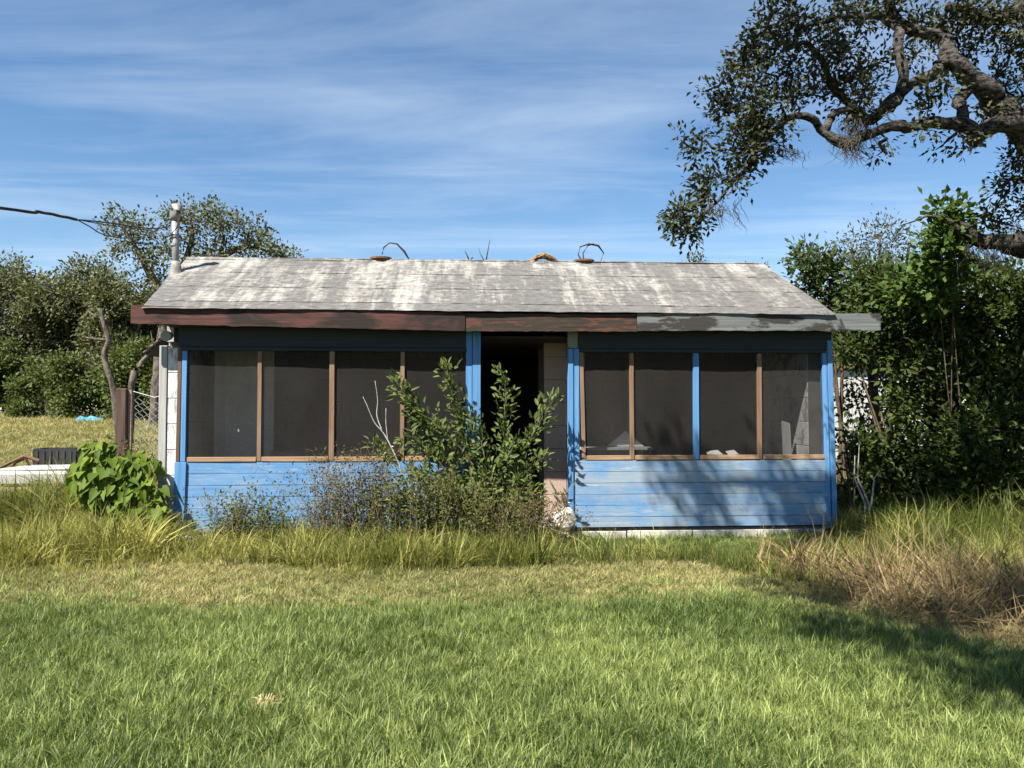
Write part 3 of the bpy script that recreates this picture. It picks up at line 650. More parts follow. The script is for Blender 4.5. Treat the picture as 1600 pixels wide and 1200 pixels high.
oak_blobs = [Bl(1085, 345, 6.65, 42, 30, 26), Bl(1060, 350, 6.6, 22, 22, 9), Bl(1125, 285, 6.7, 45, 28, 26), Bl(1155, 230, 6.75, 48, 45, 46), Bl(1195, 190, 6.8, 48, 40, 48), Bl(1140, 150, 6.8, 30, 38, 26),
    Bl(1085, 215, 6.7, 28, 18, 10), Bl(1120, 130, 6.8, 20, 16, 6), Bl(1195, 90, 7.1, 48, 55, 56), Bl(1215, 35, 7.2, 50, 34, 46), Bl(1270, 115, 7.1, 45, 42, 40), Bl(1300, 45, 7.2, 60, 40, 46), Bl(1330, 110, 7.1, 48, 42, 44),
    Bl(1370, 15, 7.3, 60, 26, 34), Bl(1345, 165, 7.0, 36, 26, 22), Bl(1452, 150, 7.1, 26, 32, 18), Bl(1465, 20, 7.4, 62, 38, 46), Bl(1540, 45, 7.5, 60, 48, 56), Bl(1590, 120, 7.6, 44, 60, 50), Bl(1497, 222, 7.1, 24, 13, 9), Bl(1390, 225, 7.0, 22, 9, 5),
    Bl(1545, 175, 7.5, 30, 20, 12), Bl(1590, 260, 7.5, 34, 30, 18), Bl(1585, 310, 7.6, 36, 34, 24), Bl(1640, 200, 7.6, 60, 120, 60), Bl(1640, 40, 7.6, 60, 70, 50), Bl(1430, 85, 7.2, 30, 26, 12), Bl(1560, 345, 8.6, 45, 22, 18), Bl(1440, 210, 7.05, 20, 10, 4)]
oak_blobs = [(c, tuple(0.97 * q for q in rad), int(n * 0.54)) for c, rad, n in oak_blobs]
plant(oak, oak_limbs, oak_blobs, (M['bark_oak'], M['leaf_oak']), 33, 0.060, 0.034, 0.098, 0.017, seed=11, step=0.05, gnarl=0.05, shell=0.15, tmpl=T_DIAMOND, leaf_name='foliage', wood_sides=18, bumpy=0.13)
# the oak's higher boughs, above the picture, shading the lawn and the right porch wall
plant(oak, [([fork, (4.6, 5.0, 6.6), (2.4, 2.8, 7.4), (0.2, 1.3, 7.5), (-1.0, 0.9, 7.4)], [0.18, 0.15, 0.11, 0.07, 0.03]), ([(4.6, 5.0, 6.6), (2.2, 5.0, 8.0), (0.2, 4.7, 8.6), (-2.2, 4.6, 8.6)], [0.12, 0.10, 0.07, 0.03])],
    [((-1.2, 2.1, 7.3), (0.45, 0.45, 0.4), 26), ((-0.9, 1.1, 7.2), (0.65, 0.6, 0.4), 50), ((-0.6, 0.2, 7.2), (0.7, 0.45, 0.4), 48), ((0.4, 1.6, 7.3), (0.6, 0.5, 0.4), 42), ((1.1, 1.0, 7.3), (0.7, 0.6, 0.4), 46), ((0.4, 0.5, 7.2), (0.7, 0.5, 0.4), 36), ((1.6, 2.0, 7.4), (0.8, 0.6, 0.4), 40),
     ((-1.75, 4.6, 8.5), (0.55, 0.22, 0.30), 20), ((-0.75, 4.6, 8.5), (0.40, 0.24, 0.30), 16), ((-0.25, 4.55, 8.4), (0.25, 0.24, 0.35), 10), ((1.2, 4.9, 8.4), (0.6, 0.4, 0.3), 20)],
    (M['bark_oak'], M['leaf_oak']), 26, 0.10, 0.055, 0.20, 0.02, seed=13, step=0.2, shell=0.2, wood_name='upper_boughs', leaf_name='upper_foliage')
def moss(parent, spots, seed):
    r = np.random.default_rng(seed); m = MB(); o0 = np.array(parent.location)
    for px, py, Y, wx, ln, n in spots:
        for i in range(n):
            p = A(px + r.normal(0, wx), py + r.normal(0, 5), Y + r.normal(0, 0.08)); L = ln * Y / 1200 * r.uniform(0.4, 1.1); sw = r.normal(0.10, 0.22); cu = r.normal(0, 0.035); pts = []
            for k in range(5):
                t = k / 4; pts.append(p - o0 + np.array((sw * t * t * L * 2 + cu * math.sin(t * 5 + i), r.normal(0, 0.012), -L * t)))
            m.tube(pts, [0.0022, 0.0030, 0.0028, 0.002, 0.0008], 3, cap=False)
    o = m.build('spanish_moss', M['moss'], parent); o['kind'] = 'stuff'
moss(oak, [(1325, 215, 6.9, 12, 42, 90), (1335, 185, 6.95, 14, 50, 70), (1225, 232, 6.8, 14, 22, 50), (1120, 318, 6.7, 16, 42, 45), (1360, 165, 7.1, 14, 30, 40), (1545, 205, 7.3, 18, 16, 25), (1545, 385, 9.1, 30, 45, 90), (1590, 350, 8.8, 24, 50, 70), (1280, 130, 7.1, 30, 26, 40)], 3)

# ---- shrubs and small trees right of the house
def shrub(name, label, base, limbs, blobs, mats, seed, group='bushes crowding the right side of the house', cat='shrub', **k):
    t = thing(name, label, cat, base, 0, group)
    args = dict(leaf_n=25, leaf_L=0.108, leaf_W=0.058, spread=0.18, twig_r=0.010, seed=seed, step=0.25, shell=0.45, leaf_name='foliage', wood_name='stems', wood_sides=6); args.update(k)
    plant(t, limbs, blobs, mats, **args); return t
def stems(base, tips, r0=0.04):
    base = np.asarray(base, float); out = []
    for i, t in enumerate(tips):
        t = np.asarray(t, float); b = base + np.array((0.12 * math.cos(i * 2.4), 0.12 * math.sin(i * 2.4), 0)); out.append(([b, b * 0.55 + t * 0.45 + np.array((0.10 * math.sin(i * 3), 0.05, 0.12)), t], [r0, r0 * 0.7, r0 * 0.3]))
    return out
SH = (M['bark_shrub'], M['leaf_shrub'])
def gpt(px, Y): p = A(px, 640, Y); return np.array((p[0], Y, float(ground_z(p[0], Y))))
b = gpt(1322, 12.3); shrub('leafy_shrub', 'light green shrub showing over the right roof corner', b, stems(b, [A(1275, 420, 12.3), A(1320, 440, 12.2), A(1300, 500, 12.2)]), [Bl(1272, 425, 12.3, 30, 30, 26), Bl(1310, 450, 12.2, 45, 45, 50), Bl(1255, 405, 12.4, 14, 20, 8), Bl(1335, 520, 12.2, 32, 40, 30), Bl(1350, 470, 12.2, 40, 50, 40)], SH, 21)
b = gpt(1375, 12.8); shrub('small_tree', 'sparse grey green small tree rising behind the right bushes', b, stems(b, [A(1330, 380, 12.8), A(1375, 365, 12.7), A(1420, 385, 12.7), A(1350, 420, 12.6)], 0.06), [Bl(1335, 388, 12.8, 42, 26, 34), Bl(1375, 368, 12.8, 32, 20, 24), Bl(1418, 392, 12.8, 36, 30, 30), Bl(1300, 410, 12.8, 28, 20, 14), Bl(1370, 420, 12.6, 60, 30, 36)], (M['bark_shrub'], M['leaf_shrub_grey']), 22, cat='tree', leaf_n=16, leaf_L=0.07, leaf_W=0.03)
b = gpt(1470, 10.6); shrub('leafy_shrub', 'tall dense dark green bush in the middle of the right thicket', b, stems(b, [A(1420, 470, 10.6), A(1470, 430, 10.6), A(1520, 480, 10.5), A(1480, 600, 10.3), A(1400, 560, 10.6)]), [Bl(1420, 480, 10.6, 60, 60, 75, 0.6), Bl(1500, 460, 10.6, 70, 60, 85, 0.6), Bl(1470, 560, 10.4, 80, 70, 95, 0.6), Bl(1385, 470, 10.7, 45, 55, 40, 0.5), Bl(1450, 680, 10.3, 55, 60, 60, 0.5), Bl(1365, 450, 10.9, 35, 40, 26)], SH, 23)
b = gpt(1590, 10.3); shrub('leafy_shrub', 'broad dark bush at the right edge of the picture', b, stems(b, [A(1560, 480, 10.3), A(1610, 440, 10.3), A(1650, 520, 10.2), A(1590, 620, 10.0)]), [Bl(1570, 490, 10.3, 65, 70, 90, 0.6), Bl(1640, 480, 10.3, 60, 80, 70, 0.6), Bl(1570, 610, 10.1, 70, 70, 90, 0.6), Bl(1660, 620, 10.1, 60, 90, 70, 0.6), Bl(1720, 560, 10.3, 60, 120, 60, 0.6)], SH, 24)
b = gpt(1555, 9.5); shrub('leafy_shrub', 'low leafy bush in front of the right thicket', b, stems(b, [A(1530, 660, 9.5), A(1580, 640, 9.5), A(1560, 720, 9.4)], 0.03), [Bl(1540, 690, 9.5, 55, 55, 60), Bl(1600, 680, 9.6, 50, 65, 55), Bl(1570, 760, 9.4, 70, 40, 50), Bl(1500, 740, 9.7, 45, 45, 36), Bl(1680, 720, 9.6, 60, 70, 50)], SH, 25)
b = gpt(1405, 10.4); shrub('leafy_shrub', 'thin shaded bush beside the right corner post of the house', b, stems(b, [A(1350, 600, 10.6), A(1400, 690, 10.4), A(1340, 560, 10.8), A(1375, 640, 10.5), A(1325, 680, 10.6)], 0.028), [Bl(1395, 740, 10.4, 48, 45, 46), Bl(1340, 760, 10.4, 26, 40, 18), Bl(1345, 545, 10.9, 45, 25, 26), Bl(1400, 620, 10.6, 22, 35, 16), Bl(1335, 690, 10.7, 24, 30, 9)], SH, 26)
b = gpt(1500, 10.0); shrub('climbing_vine', 'bright green vine climbing over the lower oak bough', b, stems(b, [A(1480, 345, 9.4), A(1490, 400, 9.5), A(1465, 440, 9.6)], 0.011), [Bl(1483, 345, 9.3, 18, 24, 22, 0.2), Bl(1478, 385, 9.4, 26, 28, 30, 0.25), Bl(1462, 425, 9.6, 36, 30, 34, 0.3), Bl(1440, 455, 9.8, 40, 26, 26, 0.3)], (M['bark_shrub'], M['leaf_vine']), 27, cat='vine', group=None, leaf_L=0.10, leaf_W=0.075, leaf_n=18)
for i, (px, Y, h, lab) in enumerate(((1345, 9.9, 0.95, 'pair of bare pale stems standing right of the porch corner'), (1322, 10.0, 1.35, 'crooked bare stems leaning beside the porch corner'))):
    b = gpt(px, Y); t = thing('bare_stem', lab, 'dead plant', b); r = np.random.default_rng(90 + i)
    for k in range(3):
        m = MB(); dx = r.normal(0, 0.16); pts = [np.array((0.03 * k, 0, 0)), np.array((0.03 * k + dx * 0.3 + 0.04, 0.02, h * 0.35)), np.array((dx * 0.7 - 0.03, 0.03, h * 0.7)), np.array((dx, 0.02, h * (0.85 + 0.15 * k)))]
        m.tube(pts, [0.02, 0.015, 0.010, 0.004], 6); m.build('stem', M['twig_pale'] if i == 0 else M['bark_shrub'], t, smooth=True)

# white outbuilding glimpsed through the thicket
b = gpt(1365, 13.6); shrub('leafy_shrub', 'shrub standing right in front of the white building', b, stems(b, [A(1330, 600, 13.6), A(1400, 590, 13.5), A(1365, 560, 13.6)], 0.03), [Bl(1395, 600, 13.6, 36, 50, 34), Bl(1330, 620, 13.6, 22, 30, 12), Bl(1370, 690, 13.5, 50, 40, 40), Bl(1345, 545, 13.6, 30, 20, 14)], SH, 28)
wb = thing('white_shed', 'small white building glimpsed through the right bushes', 'shed', (8.9, 19.0, float(ground_z(8.9, 19))), 0.0)
box('wall', -1.1, 1.3, 0, 2.0, -0.2, 2.25, M['white_vinyl'], wb)
m = MB(); m.hexa([(-1.2, -0.15, 2.252), (1.4, -0.15, 2.252), (1.4, 2.2, 2.40), (-1.2, 2.2, 2.40), (-1.2, -0.15, 2.29), (1.4, -0.15, 2.29), (1.4, 2.2, 2.44), (-1.2, 2.2, 2.44)]); m.build('roof', M['rust'], wb)
for x in (-1.1, -0.5, 0.1, 0.7): box('wall_panel', x + 0.01, x + 0.59, -0.025, -0.003, 0.05, 2.2, M['white_vinyl'], wb)

# ---- background trees
FAR = (M['bark_far'], M['leaf_far'])
def far_tree(label, px, top, Y, wpx, seed, mats=FAR, group='trees along the far edge of the meadow', blobs=None, limbs=None, name='far_tree', bottom=0.16, dens=1.0, ls=1.0, leaf_n=30):
    b = gpt(px, Y); s = Y / 1200; H = float(A(px, top, Y)[2] - b[2]); W = wpx * s
    t = thing(name, label, 'tree', b, 0, group); r = np.random.default_rng(seed)
    if limbs is None:
        limbs = [([b + (0, 0, -0.1), b + (r.normal(0, 0.2), 0, H * 0.28), b + (r.normal(0, 0.3), 0, H * 0.55)], [0.05 * H * 0.6, 0.03 * H * 0.6, 0.02 * H * 0.6])]
        for k in range(5):
            an = k * 1.26 + r.random(); e = b + (math.cos(an) * W * 0.33, math.sin(an) * W * 0.25, H * r.uniform(0.55, 0.85)); st = b + (0, 0, H * r.uniform(0.22, 0.45))
            limbs.append(([st, (st + e) / 2 + (0, 0, H * 0.05), e], [0.014 * H, 0.010 * H, 0.004 * H]))
    if blobs is None:
        blobs = []
        for k in range(19):
            an = r.random() * 6.283; q = math.sqrt(r.random()) * 0.36; zz = r.uniform(bottom, 0.88); w = 1 - 0.6 * max(0, zz - 0.5) * 2 * 0.8
            blobs.append((b + (math.cos(an) * q * W * w, math.sin(an) * q * W * 0.8 * w, H * zz), (W * 0.17 * r.uniform(0.7, 1.2), W * 0.15, H * 0.11 * r.uniform(0.8, 1.25)), int(34 * dens)))
    plant(t, limbs, blobs, mats, leaf_n, 0.21 * ls, 0.12 * ls, 0.40 * ls, 0.03, seed=seed, step=0.3, shell=0.4, wood_sides=9, bumpy=0.16)
    return t
far_tree('dense oak at the far left edge of the meadow', 15, 392, 42, 220, 41)
far_tree('round topped oak second from the left in the far treeline', 112, 400, 40, 200, 42)
far_tree('shorter far oak showing between the two left oaks', 62, 425, 46, 190, 43)
far_tree('slim grey green oak left of the utility mast', 185, 425, 37, 150, 44)
far_tree('far oak hidden mostly by the house corner', 250, 440, 40, 170, 45)
far_tree('far oak beyond the left frame edge', -90, 420, 44, 190, 46)
# airy oak behind the house
b = gpt(240, 30)
bl = [Bl(190, 350, 30, 30, 20, 30, 0.8), Bl(205, 395, 30, 36, 22, 30, 0.8), Bl(230, 365, 30, 32, 26, 30, 0.8), Bl(290, 340, 30, 36, 22, 44, 1.0), Bl(335, 335, 30, 28, 20, 32, 0.9), Bl(320, 375, 30, 40, 26, 48, 1.0), Bl(375, 360, 30, 36, 24, 46, 1.0), Bl(410, 385, 30, 34, 20, 40, 1.0), Bl(445, 400, 30, 22, 12, 20, 0.7), Bl(260, 410, 30, 40, 30, 44, 1.0), Bl(350, 410, 30, 60, 22, 50, 1.0), Bl(225, 450, 30, 36, 30, 40, 1.0), Bl(170, 365, 30, 14, 14, 9, 0.5), Bl(265, 470, 30, 40, 40, 40, 1.0)]
lm = [([b + (0, 0, -0.1), A(250, 560, 30), A(262, 480, 30), A(285, 420, 30), A(300, 370, 30), A(295, 330, 30)], [0.26, 0.21, 0.18, 0.14, 0.09, 0.03]), ([A(262, 480, 30), A(230, 420, 30), A(205, 375, 30), A(185, 350, 30)], [0.2, 0.13, 0.08, 0.03]), ([A(280, 430, 30), A(340, 405, 30), A(385, 385, 30), A(440, 400, 30)], [0.15, 0.12, 0.08, 0.03]), ([A(340, 405, 30), A(350, 370, 30), A(345, 335, 30)], [0.08, 0.06, 0.02]), ([A(385, 385, 30), A(390, 355, 30)], [0.06, 0.03])]
bl = [(c, rad, int(n * 0.62)) for c, rad, n in bl]
far_tree('airy live oak rising behind the left end of the roof', 240, 320, 30, 300, 47, blobs=bl, limbs=lm, group=None, name='oak_tree', ls=0.78, leaf_n=24)
# dead grey trunks at the treeline
for i, (pts, lab) in enumerate((([(188, 655), (178, 610), (166, 572), (163, 550), (170, 532), (161, 503), (157, 482)], 'bare pale leaning trunk left of the fence post'), ([(203, 640), (206, 600), (216, 572), (232, 556), (246, 545)], 'pale trunk curving right behind the fence post'))):
    Y = 22.0 if i < 2 else 34.0
    P = [A(x, y, Y) for x, y in pts]; o0 = P[0].copy(); o0[2] = float(ground_z(o0[0], Y)) if i < 2 else o0[2]
    if i < 2: P[0][2] = o0[2] - 0.05
    t = thing('dead_tree' if i < 2 else 'dead_branch', lab, 'dead tree', o0); p, q = resample(P, np.linspace(0.105 if i < 2 else 0.07, 0.05 if i < 2 else 0.025, len(P)), 0.2)
    m = MB(); m.tube(p - o0, list(q * (1 + 0.08 * np.sin(np.arange(len(q)) * 2.1))), 9, jit=0.12); m.build('trunk', M['bark_far'], t, smooth=True)
    if i == 0:
        m = MB(); m.tube([A(170, 532, Y) - o0, A(150, 530, Y) - o0, A(128, 526, Y) - o0], [0.045, 0.035, 0.012], 7, jit=0.1); m.build('branch', M['bark_far'], t, smooth=True)
    if i == 1:
        m = MB(); e = p[-1] - o0; m.tube([e, e + (0.3, 0, 0.35), e + (0.5, 0.1, 0.8)], [0.03, 0.02, 0.008], 6); m.tube([e - (0.1, 0, 0.1), e + (-0.15, 0, 0.25), e + (-0.2, 0, 0.5)], [0.025, 0.015, 0.006], 6); m.build('branch', M['bark_far'], t, smooth=True)
# green understorey bushes
FG = (M['bark_far'], M['leaf_far_green'])
def far_bush(label, px, top, Y, wpx, seed):
    b = gpt(px, Y); s = Y / 1200; H = float(A(px, top, Y)[2] - b[2]); W = wpx * s; r = np.random.default_rng(seed)
    t = thing('far_bush', label, 'bush', b, 0, 'green bushes under the far treeline')
    bl = [(b + (r.uniform(-0.42, 0.42) * W, r.uniform(-0.25, 0.25) * W, H * r.uniform(0.12, 1.05)), (W * r.uniform(0.07, 0.19), W * 0.14, H * r.uniform(0.10, 0.28)), int(r.uniform(14, 42))) for k in range(13)]
    plant(t, stems(b, [b + (r.uniform(-.3, .3) * W, 0, H * 0.6) for k in range(4)], 0.05), bl, FG, 28, 0.18, 0.11, 0.34, 0.02, seed=seed, step=0.5, shell=0.4, wood_sides=6, wood_name='stems', leaf_name='foliage')
far_bush('dark green bush under the far left oak', 10, 560, 37, 120, 61); far_bush('bright green bush left of the pale trunks', 75, 575, 35.5, 130, 62); far_bush('green bush directly behind the pale trunks', 140, 578, 35, 120, 63); far_bush('shaded bush behind the chain link fence', 215, 560, 33, 120, 64); far_bush('far bush beyond the left frame edge', -70, 570, 37, 130, 65); far_bush('low bush against the house corner far behind the fence', 262, 575, 34, 90, 66)
far_tree('far tree whose tip shows above the roof, right of the middle', 1090, 392, 45, 60, 71, group='tree tips showing above the roof', dens=0.5); far_tree('small far tree tip showing at the right end of the ridge', 1184, 400, 45, 36, 72, group='tree tips showing above the roof', dens=0.5)
for i, (px, Y, top, w, lab) in enumerate(((1320, 38, 470, 190, 'far tree behind the white building'), (1460, 36, 440, 210, 'far tree behind the middle of the right thicket'), (1600, 38, 450, 220, 'far tree behind the right edge bush'), (1740, 36, 430, 220, 'far tree beyond the right frame edge'))):
    far_tree(lab, px, top, Y, w, 75 + i, group='trees behind the right thicket', bottom=0.12, dens=0.9)

# ------------------------------------------------------------------ plants in front of the porch
def stem_leaves(root, st, n_per_m, L, W, mat, seed, tmpl=T_LANCE, spread=0.10, name='foliage', stem_mat=None, r0=0.014, up=(0, -0.5, 0.5), start=0.15):
    r = np.random.default_rng(seed); o0 = np.array(root.location); P = []; D = []
    for pts in st:
        p, q = resample(pts, np.linspace(r0, r0 * 0.25, len(pts)), 0.05)
        m = MB(); m.tube(p - o0, list(q), 6); m.build('stem', stem_mat or M['bark_shrub'], root, smooth=True)
        n = len(p)
        for i in range(int(n * start), n):
            t = unit(p[min(i + 1, n - 1)] - p[max(i - 1, 0)])
            w = spread * (1.0 - 0.55 * i / n) * (0.55 + 0.75 * abs(math.sin(i * 0.33 + len(P) * 0.0007)))
            for k in range(max(1, int(n_per_m * 0.05))):
                d = unit(r.normal(0, 1, 3)); a = p[i] + d * r.random() * w * 1.2; P.append(a - o0); D.append(d * 0.8 + t * 0.7 + r.normal(0, 0.35, 3))
    P = np.array(P); D = np.array(D); n = len(P)
    leaves(name, P, D, L * r.uniform(0.4, 1.3, n), W * r.uniform(0.5, 1.3, n), mat, root, tmpl, up=np.array(up), r=r)
sb = gpt(775, 8.98)
sap = thing('sapling', 'leafy green multi stemmed sapling growing in front of the doorway', 'sapling', sb)
def path(*pp): return [sb + np.array((0.05 * (pp[-1][0] - 775) / 100, 0, 0))] + [A(x, y, Y + 0.40) for x, y, Y in pp]
stem_leaves(sap, [path((745, 740, 8.5), (700, 680, 8.5), (655, 640, 8.5), (625, 605, 8.5), (616, 596, 8.5)), path((740, 720, 8.6), (722, 660, 8.55), (705, 610, 8.5), (697, 568, 8.5)), path((785, 720, 8.6), (788, 660, 8.6), (790, 610, 8.6), (782, 580, 8.6)), path((810, 730, 8.5), (832, 680, 8.5), (852, 645, 8.5), (868, 620, 8.5)),
    path((700, 740, 8.45), (660, 700, 8.45), (635, 690, 8.4)), path((760, 740, 8.4), (752, 690, 8.45), (735, 650, 8.45)), path((800, 770, 8.4), (830, 730, 8.4), (848, 715, 8.4)), path((770, 760, 8.35), (790, 720, 8.35), (805, 690, 8.4)), path((690, 700, 8.5), (655, 655, 8.5), (640, 625, 8.5)), path((735, 790, 8.3), (690, 760, 8.25), (660, 745, 8.2)), path((790, 800, 8.3), (825, 775, 8.25), (845, 770, 8.2)), path((640, 730, 8.3), (600, 705, 8.3), (585, 690, 8.3)), path((770, 800, 8.2), (745, 770, 8.2), (740, 750, 8.2))], 205, 0.100, 0.040, M['leaf_sap'], 31, spread=0.20, start=0.08)
db = gpt(610, 8.5)
dt = thing('dead_twig', 'bare white forked twig standing against the left screens', 'dead plant', db)
for pts, r0 in (([(632, 800), (626, 735), (612, 700), (598, 675), (585, 660), (572, 630), (567, 620)], 0.011), ([(598, 675), (589, 650), (590, 625), (586, 595)], 0.007), ([(606, 690), (603, 660), (603, 638)], 0.005)):
    p, q = resample([A(x, y, 8.5) for x, y in pts], np.linspace(r0, 0.0025, len(pts)), 0.04); m = MB(); m.tube(p - db, list(q), 6); m.build('twig', M['twig_pale'], dt, smooth=True)

def weed(name, label, px, Y, wpx, hpx, n, mat, seed, leaf=0.026, flowers=0, leaf_per=16, top_thin=0.5, parent_group='weeds along the porch front'):
    b = gpt(px, Y); s = Y / 1200; r = np.random.default_rng(seed); t = thing(name, label, 'weed', b, 0, parent_group); m = MB(); P = []; D = []; fl = []
    for i in range(n):
        x0 = r.normal(0, wpx * s * 0.20); lean = r.normal(0, 0.28) + x0 * 0.5; h = hpx * s * r.uniform(0.45, 1.05) * (1 - 0.35 * min(1, abs(x0) / (wpx * s * 0.5)))
        yy = r.normal(0, 0.13); pts = [np.array((x0, yy, -0.02)), np.array((x0 + lean * h * 0.4, yy, h * 0.5)), np.array((x0 + lean * h, yy + r.normal(0, 0.06), h))]
        m.tube(pts, [0.0045, 0.003, 0.0015], 3, cap=False)
        for k in range(leaf_per):
            u = 0.15 + 0.85 * r.random() ** 0.8; base = pts[0] * (1 - u) + pts[2] * u + (pts[1] - (pts[0] + pts[2]) / 2) * 4 * u * (1 - u)
            d = unit(r.normal(0, 1, 3) + (0, 0, 0.3)); tip = base + d * r.uniform(0.03, 0.13) * (0.6 + 0.4 * u)
            if r.random() < 0.5: m.tube([base, tip], [0.0018, 0.001], 3, cap=False)
            for c in range(2): P.append(tip + r.normal(0, 0.018, 3)); D.append(d + r.normal(0, 0.6, 3))
        if r.random() < flowers: fl.append(pts[2])
    m.build('stems', M['stem_weed'], t); P = np.array(P); leaves('foliage', P, np.array(D), leaf * r.uniform(0.5, 1.4, len(P)), leaf * 0.55, mat, t, T_DIAMOND, r=r)
    for p in fl:
        f = MB(); f.tube([p, p + (0, 0, 0.006), p + (0, 0, 0.009)], [0.006, 0.014, 0.005], 7); f.build('flower', M['flower'], t)
weed('weed_clump', 'bushy brown weed clump against the left blue boards', 572, 8.45, 200, 170, 120, M['leaf_weed_brown'], 51, 0.034, 0.05, 22)
weed('weed_clump', 'olive weed clump at the foot of the sapling', 660, 8.3, 200, 150, 85, M['leaf_weed'], 52, 0.046, 0.06, 22)
weed('weed_clump', 'low green weeds at the left end of the blue boards', 385, 8.55, 160, 105, 80, M['leaf_weed'], 53, 0.036, 0.0, 18)
weed('weed_clump', 'tall thin weed before the left blue boards', 435, 8.5, 26, 105, 6, M['leaf_sap'], 54, 0.05, 0.0, 16)
weed('weed_clump', 'brown weeds below the broken step', 835, 8.3, 150, 105, 100, M['leaf_weed_brown'], 55, 0.026, 0.05, 18)
weed('weed_clump', 'green weeds between sapling and step', 755, 8.2, 150, 120, 50, M['leaf_weed'], 56, 0.04, 0.05, 18)
weed('weed_clump', 'thin dark weeds near the middle of the left blue boards', 505, 8.6, 90, 150, 40, M['leaf_weed_brown'], 57, 0.022, 0.0, 16)
weed('weed_clump', 'weeds growing under the chain link fence', 215, 12.4, 120, 110, 60, M['leaf_weed_brown'], 58, 0.04, 0.0, 16)
weed('weed_clump', 'scrubby weeds behind the black plastic crate', 150, 12.8, 110, 70, 50, M['leaf_weed'], 59, 0.045, 0.0, 16)
# heart leaved vine mound
vb = gpt(195, 8.7); vine = thing('vine_mound', 'mound of bright green heart shaped leaves left of the house corner', 'vine', vb)
r = np.random.default_rng(81); P = []; D = []; U = []
c0 = A(190, 762, 8.75)
lumps = [(A(172, 745, 8.75), (0.38, 0.30, 0.36), 230), (A(218, 785, 8.7), (0.30, 0.26, 0.27), 130), (A(158, 712, 8.75), (0.20, 0.18, 0.22), 70), (A(140, 752, 8.8), (0.20, 0.2, 0.22), 50), (A(215, 735, 8.8), (0.24, 0.2, 0.22), 70), (A(245, 815, 8.6), (0.22, 0.2, 0.16), 46), (A(205, 820, 8.55), (0.22, 0.16, 0.14), 36)]
for lc, lr, ln in lumps:
    for i in range(ln):
        d = unit(r.normal(0, 1, 3)); d[1] = -abs(d[1]) if r.random() < 0.7 else d[1]
        p = lc + d * np.array(lr) * r.uniform(0.66, 1.10)
        if p[2] < 0.06: continue
        P.append(p - vb); D.append(np.array((d[0] * 0.5, d[1] * 0.45 - 0.12, -0.75 + 0.35 * d[2])) + r.normal(0, 0.30, 3)); U.append(np.array((d[0] * 0.7, d[1] - 0.4, d[2] + 0.5)) + r.normal(0, 0.25, 3))
for (x, y) in ((150, 690), (155, 698), (146, 702), (162, 704)): P.append(A(x, y, 8.7) - vb); D.append(np.array((0.1, -0.3, -0.6))); U.append(np.array((0, -1, 0.4)))
P = np.array(P); n = len(P)
leaves('foliage', P, np.array(D), 0.125 * r.uniform(0.5, 1.3, n), 0.115 * r.uniform(0.55, 1.15, n), M['leaf_yam'], vine, T_HEART, up=np.array(U), r=r)
m = MB()
for i in range(26):
    d = unit(r.normal(0, 1, 3)); e = c0 - vb + d * (0.42, 0.28, 0.42); m.tube([(r.normal(0, 0.08), r.normal(0, 0.05), 0), (c0 - vb) * 0.6 + d * 0.1, e], [0.007, 0.005, 0.003], 5, cap=False)
m.build('stems', M['stem_weed'], vine)

# ------------------------------------------------------------------ loose things around the house
def rock(name, c, s, mat, seed, label, cat):
    import bmesh
    bm = bmesh.new(); bmesh.ops.create_icosphere(bm, subdivisions=2, radius=1.0); r = np.random.default_rng(seed)
    pl = [(unit(r.normal(0, 1, 3)), r.uniform(0.55, 0.8)) for _ in range(9)]
    for v in bm.verts:
        p = np.array(v.co)
        for nn, dd in pl:
            h = p @ nn
            if h > dd: p = p - nn * (h - dd)
        v.co = Vector(p * s + r.normal(0, 0.004, 3))
    me = bpy.data.meshes.new(name); bm.to_mesh(me); bm.free(); me.materials.append(mat)
    o = bpy.data.objects.new(name, me); COL.objects.link(o); o.location = tuple(c); tag(o, label, cat)
    return o
rock('concrete_chunk', hw(0.575, -0.20, 0.27), np.array((0.17, 0.14, 0.17)), M['rubble'], 4, 'white speckled concrete chunk leaning by the right blue post', 'rubble')
rock('concrete_chunk', hw(0.30, -0.30, 0.17), np.array((0.20, 0.13, 0.09)), M['rubble'], 8, 'flat broken concrete piece beside the white chunk', 'rubble')
rock('concrete_chunk', hw(-3.75, -0.28, 0.06), np.array((0.16, 0.12, 0.09)), M['rubble'], 9, 'small white rubble piece below the left corner board', 'rubble')
can = MB(); can.tube([(0, 0, 0), (0.10, 0, 0.01), (0.16, 0, 0.015)], [0.07, 0.072, 0.065], 12); o = can.build('rusty_can', M['rust']); o.location = tuple(hw(-2.42, -0.22, 0.10)); tag(o, 'rusty crushed can in the weeds before the left boards', 'can')
# junk left of the house
mt = thing('mattress', 'dirty white mattress lying in the grass at the left', 'mattress', (*A(72, 640, 11.4)[:2], 0.50), 0.10)
m = MB(); m.box(-0.50, 0.55, -0.5, 0.5, -0.04, 0.17, 0.012); m.build('pad', M['white_vinyl'], mt, bevel=0.04)
box('box_spring', -0.47, 0.52, -0.47, 0.47, -0.52, -0.045, M['concrete'], mt)
m = MB(); m.box(-0.46, 0.51, -0.46, 0.46, 0.171, 0.20, 0.015); m.build('quilted_top', M['white_vinyl'], mt, bevel=0.012)
ck = thing('plastic_crate', 'black plastic crate on the far side of the white mattress', 'crate', (*A(97, 640, 12.2)[:2], 0.64), 0.08)
for y0 in (-0.2, 0.2): box('side', -0.32, 0.32, y0 - 0.012, y0 + 0.012, 0, 0.30, M['black_plastic'], ck)
for x0 in (-0.32, 0.32): box('end', x0 - 0.012, x0 + 0.012, -0.186, 0.186, 0, 0.30, M['black_plastic'], ck)
